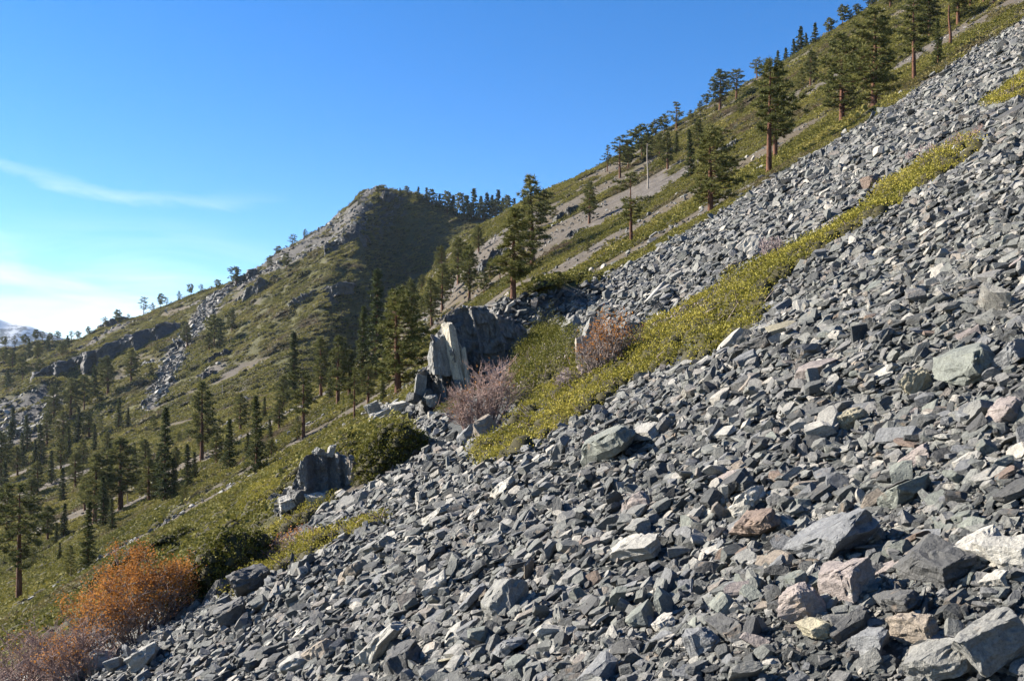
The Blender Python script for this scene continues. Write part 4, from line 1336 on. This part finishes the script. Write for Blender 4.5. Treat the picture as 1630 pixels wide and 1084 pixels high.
def crag(label, px, py, w, h, n, seed, ymin=140, ymax=1000, colours=('grey', 'dark grey', 'blue-grey'), flat=0.8):
    rng = random.Random(seed)
    g = w / 60.0
    tilt = 0.42                       # outcrops step up the slope to the right
    ss = np.linspace(-w / 2, w / 2, 9)
    top = [(float(v), float(v * tilt + h * (0.75 - 1.3 * (v / w) ** 2) * rng.uniform(.6, 1.05))) for v in ss]
    bot = [(float(v), float(v * tilt - h * 0.35)) for v in ss]
    dep = [(-w * .62, w * .5), (-w * .5, w * .22)] + [(float(v), rng.uniform(-.12, .14) * w) for v in ss[1:-1]] + [(w * .5, w * .3), (w * .62, w * .5)]
    col = tuple(0.34 * c for c in C[rng.choice(colours)])
    return faced_outcrop('rock_outcrop', label, px, py, (top, bot, dep, seed), (), col, ymin, ymax, M_CRAG, lean=rng.uniform(-.1, .3), back=0.3, size=max(0.35, min(g * .55, 0.8)), ns=90, nt_=36, cap=w * .8)


crag('broken brown crag below the pines on the middle hillside', 790, 420, 60, 34, 9, 41)
crag('small crag under the skyline at the top of the green hillside', 905, 345, 50, 22, 8, 42)
crag('scattered ledge right of the two-trunked pine', 1170, 235, 60, 18, 7, 43)
crag('brownish ledge left of the lone dense pine', 920, 372, 40, 14, 6, 44)
crag('dark cliff band below the trees on the far left ridge', 95, 596, 120, 40, 11, 45, 440)
crag('long dark cliff under the far left shoulder', 205, 560, 130, 44, 11, 46, 440)
crag('dark shaded crag high on the far peak', 545, 392, 70, 26, 8, 47, 440)
crag('broken grey crags along the upper left flank of the far peak', 410, 470, 80, 34, 10, 48, 440)
crag('grey rock band across the middle of the far flank', 500, 476, 110, 20, 10, 49, 440)
crag('small outcrop with trees on the far flank beside the scree chute', 350, 572, 44, 20, 6, 50, 430)
crag('grey boulders on the lower far flank left of the chute', 268, 558, 40, 14, 6, 51, 430)
crag('rocky knob at the very top of the far peak', 605, 322, 44, 18, 7, 52, 600)
crag('small dark rock on the far flank above the tall pines', 440, 598, 26, 12, 4, 53, 300)
crag('pair of dark rocks low on the far flank', 325, 602, 34, 12, 4, 54, 300)
crag('dark rocky rim of the far left ridge near the skyline', 175, 522, 70, 18, 7, 55, 500)
crag('rock rib on the shoulder right of the scree chute', 395, 446, 50, 18, 6, 56, 500)

# ------------------------------------------------------------------ trees
# every kind is built once or a few times at its own size, then copied for each tree


def pine_shapes(kind, seed):
    """returns (trunk mesh, crown mesh, height) of one tree about 12 m tall"""
    rng = np.random.default_rng(seed)
    H = 12.0
    tr = Soup(); cr = Soup()
    wob = rng.normal(0, .10, 2)
    hs = np.array([0, .03, .12, .3, .5, .7, .85, 1.0]) * H
    axis = np.stack([wob[0] * np.sin(hs / H * 4) * hs / H, wob[1] * np.sin(hs / H * 3 + 1) * hs / H, hs - 0.5], 1)
    r0 = {'fir': .20, 'pine': .33, 'open': .29, 'broad': .38, 'flag': .28, 'small': .14, 'far': .22, 'farfir': .16}[kind]
    rad = r0 * np.array([1.55, 1.12, 1.0, .86, .66, .42, .22, .04])
    tr.tube(axis, rad, 9 if kind not in ('far', 'farfir') else 5)
    low = {'fir': .08, 'pine': .24, 'open': .36, 'broad': .20, 'flag': .34, 'small': .14, 'far': .28, 'farfir': .08}[kind]
    nb = {'fir': 92, 'pine': 64, 'open': 42, 'broad': 66, 'flag': 34, 'small': 48, 'far': 34, 'farfir': 46}[kind]
    wid = {'fir': 1.75, 'pine': 2.5, 'open': 2.4, 'broad': 3.5, 'flag': 2.8, 'small': 2.3, 'far': 2.9, 'farfir': 2.5}[kind]
    far = kind in ('far', 'farfir')
    firlike = kind in ('fir', 'farfir')
    skew = rng.uniform(0, 2 * math.pi)
    gap = rng.uniform(0, 2 * math.pi, 3)
    for i in range(nb):
        t = low + (1 - low) * ((i + rng.uniform(0, 1)) / nb) ** (0.92)
        h = t * H
        f = (t - low) / (1 - low)
        if firlike: prof = (1 - f) ** 0.85 * 0.98 + 0.04
        elif kind in ('pine', 'small'): prof = min(1, 0.45 + 1.8 * f) * (1 - f ** 2.2) ** 0.8 + 0.10
        elif kind == 'broad': prof = min(1, 0.55 + 1.6 * f) * (1 - f ** 2.4) ** 0.7 + 0.12
        else: prof = min(1, 0.35 + 1.3 * f) * (1 - f ** 3.2) ** 0.7 + 0.18
        a = i * 2.399 + rng.normal(0, .4)
        ln = wid * prof * rng.uniform(.55, 1.12)
        if not firlike: ln *= 1 + 0.30 * math.cos(a - skew) + 0.18 * math.cos(3 * a + gap[0] + f * 5)
        if kind in ('open', 'flag') and rng.uniform() < 0.16: continue
        base = np.array([np.interp(h, hs, axis[:, 0]), np.interp(h, hs, axis[:, 1]), h - 0.5])
        up = (-0.22 + 0.25 * f) if firlike else rng.uniform(-.18, .12) + 0.55 * max(0, f - .45)
        d = np.array([math.cos(a), math.sin(a), up])
        sag = -0.10 if not firlike else -0.05
        end = base + d * ln
        mid = base + d * ln * .55 + np.array([0, 0, sag * ln])
        br = r0 * (0.20 - 0.12 * f) + .01
        tr.tube([base, mid, end], [br, br * .6, br * .15], 4 if not far else 3)
        nc = max(2, int((ln * (2.3 if not firlike else 3.0) + 1) * (0.7 if far else 1.0)))
        for j in range(nc):
            s = (0.30 if not firlike else 0.12) + (0.74 if not firlike else .9) * (j + rng.uniform(.2, .9)) / nc
            p = base + (end - base) * min(s, 1.04) + np.array([0, 0, sag * ln * 4 * s * (1 - s) * .5])
            side = np.array([-math.sin(a), math.cos(a), 0]) * rng.normal(0, .22 * ln * (0.6 if firlike else 1) * s)
            p = p + side + np.array([0, 0, rng.normal(0.06, .17)])
            R = (0.34 if firlike else 0.46) * rng.uniform(.7, 1.3) * (1.7 if far else 1.0)
            n = (9 if far else 26) if firlike else (11 if far else 32)
            dd = rand_dirs(rng, n)
            dd[:, 2] = dd[:, 2] * 0.55 + (0.05 if firlike else 0.30)
            dd = unit(dd + 0.35 * d / (np.linalg.norm(d)))
            c0 = p + dd * R * rng.uniform(.0, .35, n)[:, None]
            w = unit(np.cross(dd, rand_dirs(rng, n))) * (0.11 if not far else .50)
            cr.cards(c0, dd * R * rng.uniform(.7, 1.25, n)[:, None], w, 1)
    # a leader of needles at the very top
    n = 40
    dd = rand_dirs(rng, n); dd[:, 2] = np.abs(dd[:, 2])
    hh = rng.uniform(.93, 1.0, n) * H - 0.5
    c0 = np.stack([np.interp(hh + .5, hs, axis[:, 0]), np.interp(hh + .5, hs, axis[:, 1]), hh], 1)
    cr.cards(c0, dd * .42, unit(np.cross(dd, rand_dirs(rng, n))) * .16, 1)
    # a few dead stubs below the crown
    if kind in ('pine', 'open', 'broad', 'flag'):
        for _ in range(10):
            h = rng.uniform(low * .45, low * 1.2) * H; a = rng.uniform(0, 6.28)
            b0 = np.array([0, 0, h - .5]); d = np.array([math.cos(a), math.sin(a), rng.uniform(-.3, .1)])
            tr.tube([b0, b0 + d * rng.uniform(.5, 1.1)], [.045, .012], 3)
    return tr.mesh(kind + '_trunk', [M_BARK], True), cr.mesh(kind + '_crown', [M_NEEDLE_FIR if firlike else M_NEEDLE])


def snag_mesh(seed, mat):
    rng = np.random.default_rng(seed)
    tr = Soup()
    hs = np.linspace(-.5, 12, 9)
    tr.tube(np.stack([.12 * np.sin(hs * .5), .1 * np.cos(hs * .4), hs], 1), np.linspace(.30, .10, 9), 8)
    for _ in range(26):
        h = rng.uniform(2.5, 11.5); a = rng.uniform(0, 6.28); ln = rng.uniform(.2, .9)
        b0 = np.array([0, 0, h]); tr.tube([b0, b0 + np.array([math.cos(a), math.sin(a), rng.uniform(-.3, .3)]) * ln], [.04, .01], 3)
    return tr.mesh('snag_trunk', [mat], True)


KIND_N = {'fir': 3, 'pine': 5, 'open': 4, 'broad': 3, 'flag': 3, 'small': 3, 'far': 4, 'farfir': 4}
TREE_SHAPES = {k: [pine_shapes(k, 5000 + 37 * i + 11 * len(k) + ord(k[0])) for i in range(n)] for k, n in KIND_N.items()}
SNAG = snag_mesh(77, M_BARK_GREY)
SNAG_RED = snag_mesh(78, M_BARK)
TREE_RNG = random.Random(99)
WORD = {'fir': 'fir_tree', 'farfir': 'fir_tree'}


def tree(kind, px, base_py, top_py, label, group, cat='tree', wide=1.0, ymin=20.0, ymax=1000.0, lean=0.0, tx=None):
    b = hit(px, base_py, ymin, ymax)
    h = (base_py - top_py) * b.y / F
    name = 'dead_tree' if kind == 'snag' else WORD.get(kind, 'pine_tree')
    root = new_obj(name, None, None, b)
    s = h / 11.5
    ww = s * wide * (1.0 if h > 6 else 1.12)
    root.rotation_euler = (TREE_RNG.uniform(-.02, .02), lean + TREE_RNG.uniform(-.03, .03), TREE_RNG.uniform(0, 6.28))
    root.scale = (ww, ww, s)
    if kind == 'snag':
        new_obj('trunk', SNAG_RED if 'reddish' in label else SNAG, root)
    else:
        t, c = TREE_SHAPES[kind][TREE_RNG.randrange(KIND_N[kind])]
        new_obj('trunk', t, root); new_obj('crown', c, root)
    tag(root, label, cat, group)
    return root


G1 = 'pines along the upper talus edge'
for a in (
    ('broad', 1131, 342, 206, 'lone dense round-crowned pine just above the middle of the talus edge', 1.0),
    ('open', 1224, 276, 98, 'tallest red-trunked pine on the talus edge, its bare trunk facing us', 1.0),
    ('pine', 1234, 256, 112, 'pine growing right behind the tallest red-trunked pine', 0.9),
    ('broad', 1340, 198, 58, 'broad pine left of the biggest dense pine on the talus edge', 0.92),
    ('broad', 1391, 180, 18, 'biggest dense pine on the talus edge', 1.0),
    ('open', 1455, 128, -4, 'open-crowned pine right of the biggest dense pine', 1.0),
    ('fir', 1493, 110, 32, 'small slim fir at the right end of the talus-edge pines', 1.0),
    ('snag', 1512, 78, 12, 'bare reddish dead trunk beside the small slim fir', 1.7),
    ('flag', 1005, 388, 277, 'gnarled pine with a thick bent trunk and lopsided crown', 1.0),
    ('pine', 938, 356, 292, 'rounded pine up left of the gnarled pine', 1.1),
    ('snag', 1031, 301, 232, 'bleached dead trunk standing on the green hillside', 0.8),
    ('fir', 1099, 284, 208, 'dark slim fir behind the lone dense pine', 1.1),
    ('pine', 1290, 137, 82, 'small pine on the slope behind the broad pine', 1.0),
    ('small', 1275, 149, 110, 'short bushy pine left of the small pine behind the broad pine', 1.1),
    ('pine', 817, 478, 335, 'large pine standing behind the cliff-top rubble', 1.05),
    ('pine', 848, 424, 284, 'tall dark pine rising behind the large cliff-top pine', 1.0),
    ('pine', 747, 480, 392, 'slender pine left of the large cliff-top pine', 0.9),
    ('pine', 704, 495, 422, 'dark pine second to the left of the cliff-top pine', 1.0),
    ('pine', 687, 520, 445, 'small pine just above the left end of the cliff', 1.0),
    ('broad', 634, 634, 466, 'big green pine with a straight red trunk left of the cliff', 1.0),
    ('fir', 598, 606, 432, 'tallest narrow fir with a pointed top, left of the big green pine', 1.1),
    ('fir', 578, 616, 490, 'narrow dark fir leaning against the tallest narrow fir', 1.1),
    ('pine', 655, 540, 448, 'dark pine showing above and right of the big green pine', 1.0),
    ('open', 564, 668, 588, 'thin sparse grey pine beside the pile of pale slabs', 0.8),
    ('pine', 538, 646, 538, 'pine with a bare lower trunk left of the narrow firs', 1.0),
    ('pine', 511, 634, 540, 'dark pine second left of the narrow firs', 1.0),
    ('fir', 467, 640, 530, 'tall dark fir left of the middle pines', 1.1),
    ('open', 483, 696, 592, 'red-trunked pine above the small dark outcrop', 1.1),
    ('small', 474, 702, 664, 'young pine at the foot of the red-trunked pine above the outcrop', 1.0),
    ('fir', 408, 752, 632, 'dense dark fir, right one of the pair on the lower left slope', 1.15),
    ('fir', 366, 750, 668, 'dense dark fir, left one of the pair on the lower left slope', 1.3),
    ('open', 30, 964, 772, 'tall open pine with a long bare trunk at the far left edge', 1.0),
    ('fir', 140, 908, 800, 'dark fir directly behind the top of the orange bush', 1.1),
    ('small', 113, 918, 868, 'small pine left of the dark fir behind the orange bush', 1.0),
    ('fir', 95, 893, 864, 'young fir in the gap right of the tall edge pine', 1.2),
    ('pine', 321, 733, 610, 'tall pine standing clear on the left slope below the chute', 0.9),
    ('fir', 263, 798, 650, 'tall narrow dark fir in the lower left grove', 1.0),
    ('snag', 203, 803, 752, 'grey dead pole in the lower left grove', 0.8),
    ('snag', 354, 631, 612, 'short broken grey stump trunk on the far flank', 1.6),
    ('small', 890, 462, 434, 'round bushy young pine above the cliff-top rubble', 1.3),
    ('small', 935, 403, 376, 'young pine right one of two on the green slope', 1.0),
    ('small', 912, 403, 384, 'young pine left one of two on the green slope', 1.0),
):
    tree(a[0], a[1], a[2], a[3], a[4], G1 if a[1] > 640 else 'conifers on the left slope', wide=a[5])

GR = {}


def row(phrase, group, kind_list, lst, **kw):
    lst = sorted(lst, key=lambda t: t[0])
    words = ['leftmost', 'second', 'third', 'fourth', 'fifth', 'sixth', 'seventh', 'eighth', 'ninth', 'tenth', 'eleventh', 'twelfth', 'thirteenth', 'fourteenth', 'fifteenth', 'sixteenth', 'seventeenth', 'eighteenth', 'nineteenth', 'twentieth',
             'twenty-first', 'twenty-second', 'twenty-third', 'twenty-fourth', 'twenty-fifth', 'twenty-sixth', 'twenty-seventh', 'twenty-eighth', 'twenty-ninth', 'thirtieth', 'thirty-first', 'thirty-second', 'thirty-third', 'thirty-fourth', 'thirty-fifth', 'thirty-sixth', 'thirty-seventh', 'thirty-eighth', 'thirty-ninth', 'fortieth', 'forty-first', 'forty-second', 'forty-third', 'forty-fourth', 'forty-fifth']
    for i, t in enumerate(lst):
        kind = t[3] if len(t) > 3 else kind_list[i % len(kind_list)]
        noun = 'dead trunk' if kind == 'snag' else 'conifer'
        if i == 0: lab = f'leftmost {noun} {phrase}'
        elif i == len(lst) - 1: lab = f'rightmost {noun} {phrase}'
        else: lab = f'{words[i]} {noun} from the left {phrase}'
        tree(kind, t[0], t[1], t[2], lab, group, wide=1.2 * (t[4] if len(t) > 4 else 1.05), **kw)


row('on the right-hand skyline ridge', 'trees on the right-hand skyline', ['far', 'far', 'flag'], [
    (967, 274, 233, 'flag', .7), (987, 284, 218, 'flag', 1.0), (1000, 270, 226, 'far'), (1022, 252, 201, 'far'), (1043, 222, 194, 'far'), (1057, 214, 184, 'far'), (1077, 211, 164, 'flag'), (1099, 194, 176, 'small', 1.5), (1114, 180, 162, 'small', 1.5),
    (1125, 167, 148, 'far'), (1146, 177, 113, 'pine'), (1172, 160, 113, 'flag', 1.3), (1205, 125, 94, 'flag', 1.3), (1238, 97, 72, 'farfir'), (1251, 92, 70, 'farfir'), (1264, 89, 62, 'farfir'), (1274, 82, 41, 'farfir'), (1283, 80, 54, 'farfir'),
    (1297, 72, 38, 'farfir'), (1319, 56, 30, 'far'), (1341, 41, 9, 'far'), (1354, 34, 18, 'small', 1.3), (1364, 28, 8, 'far'), (1387, 14, -10, 'far')], ymin=150)
row('on the green slope below the right-hand skyline', 'trees below the right-hand skyline', ['pine', 'far', 'fir'], [
    (1050, 258, 214, 'pine'), (1063, 270, 212, 'pine', .9), (1077, 247, 210, 'fir'), (1112, 245, 192, 'pine', 1.1), (1180, 184, 158, 'small', 1.2), (1030, 258, 214, 'far', .9), (1139, 178, 163, 'small'),
    (1417, 14, -26, 'pine'), (1545, 14, -46, 'pine'), (1566, 8, -46, 'open'), (1582, 8, -40, 'pine'), (1525, 40, -40, 'pine'), (1480, 60, -20, 'pine')], ymin=100)
row('in the skyline row right of the far peak', 'skyline conifers right of the far peak', ['farfir', 'far', 'farfir'], [
    (637, 316, 301), (647, 314, 298), (666, 322, 300), (679, 326, 300), (688, 330, 304), (700, 336, 310), (712, 342, 307), (722, 345, 312), (732, 346, 308), (743, 350, 312), (754, 350, 302), (765, 352, 314), (775, 350, 308), (784, 348, 312),
    (793, 347, 302), (801, 345, 312), (809, 342, 308), (818, 340, 312), (829, 338, 318), (695, 334, 318), (718, 344, 322), (738, 350, 326), (749, 352, 326), (770, 352, 324), (788, 350, 320)], ymin=600)
row('on the dark bend between far peak and green ridge', 'trees on the near ridge edge', ['far', 'pine'], [
    (703, 436, 392), (730, 452, 380), (762, 402, 362), (780, 446, 412), (718, 470, 430), (744, 440, 402), (796, 446, 408), (770, 470, 436), (838, 372, 330), (866, 352, 318), (882, 350, 329, 'small', 1.3), (672, 470, 438), (662, 500, 462), (676, 506, 474)], ymin=180, ymax=420)
row('along the skyline of the far left ridge', 'trees on the far left skyline', ['far', 'flag', 'far'], [
    (8, 552, 534), (24, 550, 530), (40, 548, 530), (57, 540, 521), (68, 544, 528), (80, 538, 524), (92, 542, 526), (114, 536, 521), (124, 532, 518), (140, 526, 512), (168, 506, 487), (187, 503, 480), (204, 500, 490, 'small', 1.6), (229, 493, 465), (243, 490, 476, 'small', 1.5),
    (255, 487, 465), (265, 484, 470), (285, 476, 460, 'small', 1.3), (304, 468, 450), (320, 466, 453), (346, 465, 446), (376, 456, 426), (388, 450, 436, 'small', 1.5), (430, 426, 408, 'small', 1.5), (443, 408, 393), (466, 396, 374), (485, 380, 366, 'small', 1.4), (601, 314, 302, 'small', 2.0), (572, 326, 316, 'small', 1.5)], ymin=500)
row('on the far flank below the skyline', 'trees on the far flank', ['far', 'farfir', 'pine'], [
    (298, 554, 515, 'pine'), (369, 530, 494, 'pine', .9), (341, 552, 503), (350, 556, 522), (333, 560, 530), (209, 611, 558, 'pine'), (172, 627, 568, 'pine'), (151, 637, 590), (134, 654, 601), (113, 664, 604), (86, 674, 618), (36, 607, 571), (62, 600, 572), (12, 622, 590), (20, 590, 560),
    (456, 430, 406), (60, 575, 545), (100, 570, 546), (240, 600, 580, 'small'), (160, 600, 574), (250, 560, 545, 'small'), (6, 580, 556), (46, 566, 540), (76, 560, 536), (108, 556, 536)], ymin=300)
row('in the grove crossing the left middle of the slope', 'left middle grove', ['pine', 'fir', 'pine'], [
    (2, 772, 690, 'pine'), (16, 730, 672), (43, 722, 662, 'fir'), (56, 744, 700, 'fir'), (66, 740, 676, 'fir'), (99, 712, 656, 'pine'), (124, 706, 648, 'fir'), (142, 700, 656, 'pine'), (159, 690, 666, 'small'), (189, 686, 634, 'fir'), (204, 682, 650, 'fir'), (97, 750, 698, 'pine'),
    (20, 700, 650, 'fir'), (35, 745, 690, 'fir'), (75, 712, 660, 'pine'), (110, 735, 680, 'fir'), (132, 748, 700, 'pine'), (150, 720, 676, 'fir'), (170, 735, 690, 'pine'), (215, 745, 705, 'fir'), (232, 752, 700, 'pine'), (310, 765, 720, 'fir'),
    (245, 690, 660, 'small'), (395, 735, 690, 'fir'), (432, 735, 700, 'pine'), (450, 655, 600, 'pine'), (490, 650, 595, 'fir'), (525, 640, 588, 'fir'), (556, 632, 560, 'pine'), (615, 605, 540, 'fir'), (586, 642, 580, 'pine'), (610, 646, 600, 'fir'),
    (383, 690, 628, 'pine', .9), (444, 686, 638, 'pine'), (421, 668, 632, 'fir'), (400, 660, 640, 'small'), (430, 700, 668, 'fir'), (28, 760, 712), (82, 770, 718, 'fir'), (120, 780, 722, 'pine'), (300, 700, 680, 'small'), (285, 705, 686, 'small'), (345, 742, 690, 'pine')], ymin=120)
row('in the lower left grove above the orange bush', 'lower left grove', ['pine', 'fir'], [
    (192, 810, 698, 'pine'), (237, 801, 731, 'pine'), (294, 800, 772, 'small'), (298, 780, 708, 'fir'), (276, 792, 730, 'fir'), (179, 846, 794, 'fir'), (164, 838, 760, 'fir'), (151, 832, 724, 'pine'), (102, 853, 802, 'fir'), (89, 864, 832, 'fir'), (76, 862, 806, 'pine'),
    (8, 800, 735, 'fir'), (60, 790, 735, 'pine'), (100, 800, 745, 'fir'), (135, 812, 760, 'pine'), (175, 780, 725, 'fir'), (280, 752, 712, 'pine'),
    (250, 784, 724, 'fir'), (222, 790, 748, 'small'), (12, 850, 770, 'pine'), (48, 830, 764, 'pine'), (69, 934, 922, 'small'), (52, 905, 872, 'small')], ymin=60)

# ------------------------------------------------------------------ the air


def build_haze():
    x0, x1, y0, y1, z0, z1 = -14500, 14500, -2500, 14500, -421, 720
    v = [(x, y, z) for z in (z0, z1) for y in (y0, y1) for x in (x0, x1)]
    q = [(0, 2, 3, 1), (4, 5, 7, 6), (0, 1, 5, 4), (2, 6, 7, 3), (0, 4, 6, 2), (1, 3, 7, 5)]
    m = bpy.data.materials.new('mountain_air')
    m.use_nodes = True
    nt = m.node_tree; nt.nodes.clear()
    out = N(nt, 'ShaderNodeOutputMaterial')
    pv = N(nt, 'ShaderNodeVolumePrincipled')
    pv.inputs['Color'].default_value = (0.62, 0.78, 1.0, 1)
    pv.inputs['Density'].default_value = 0.000026
    pv.inputs['Anisotropy'].default_value = 0.2
    L(nt, pv.outputs[0], out.inputs['Volume'])
    me = mesh_from('haze', v, np.zeros((0, 3), int), [m], quads=q)
    tag(new_obj('haze', me), 'thin blue mountain air', 'haze', None, 'stuff')


build_haze()
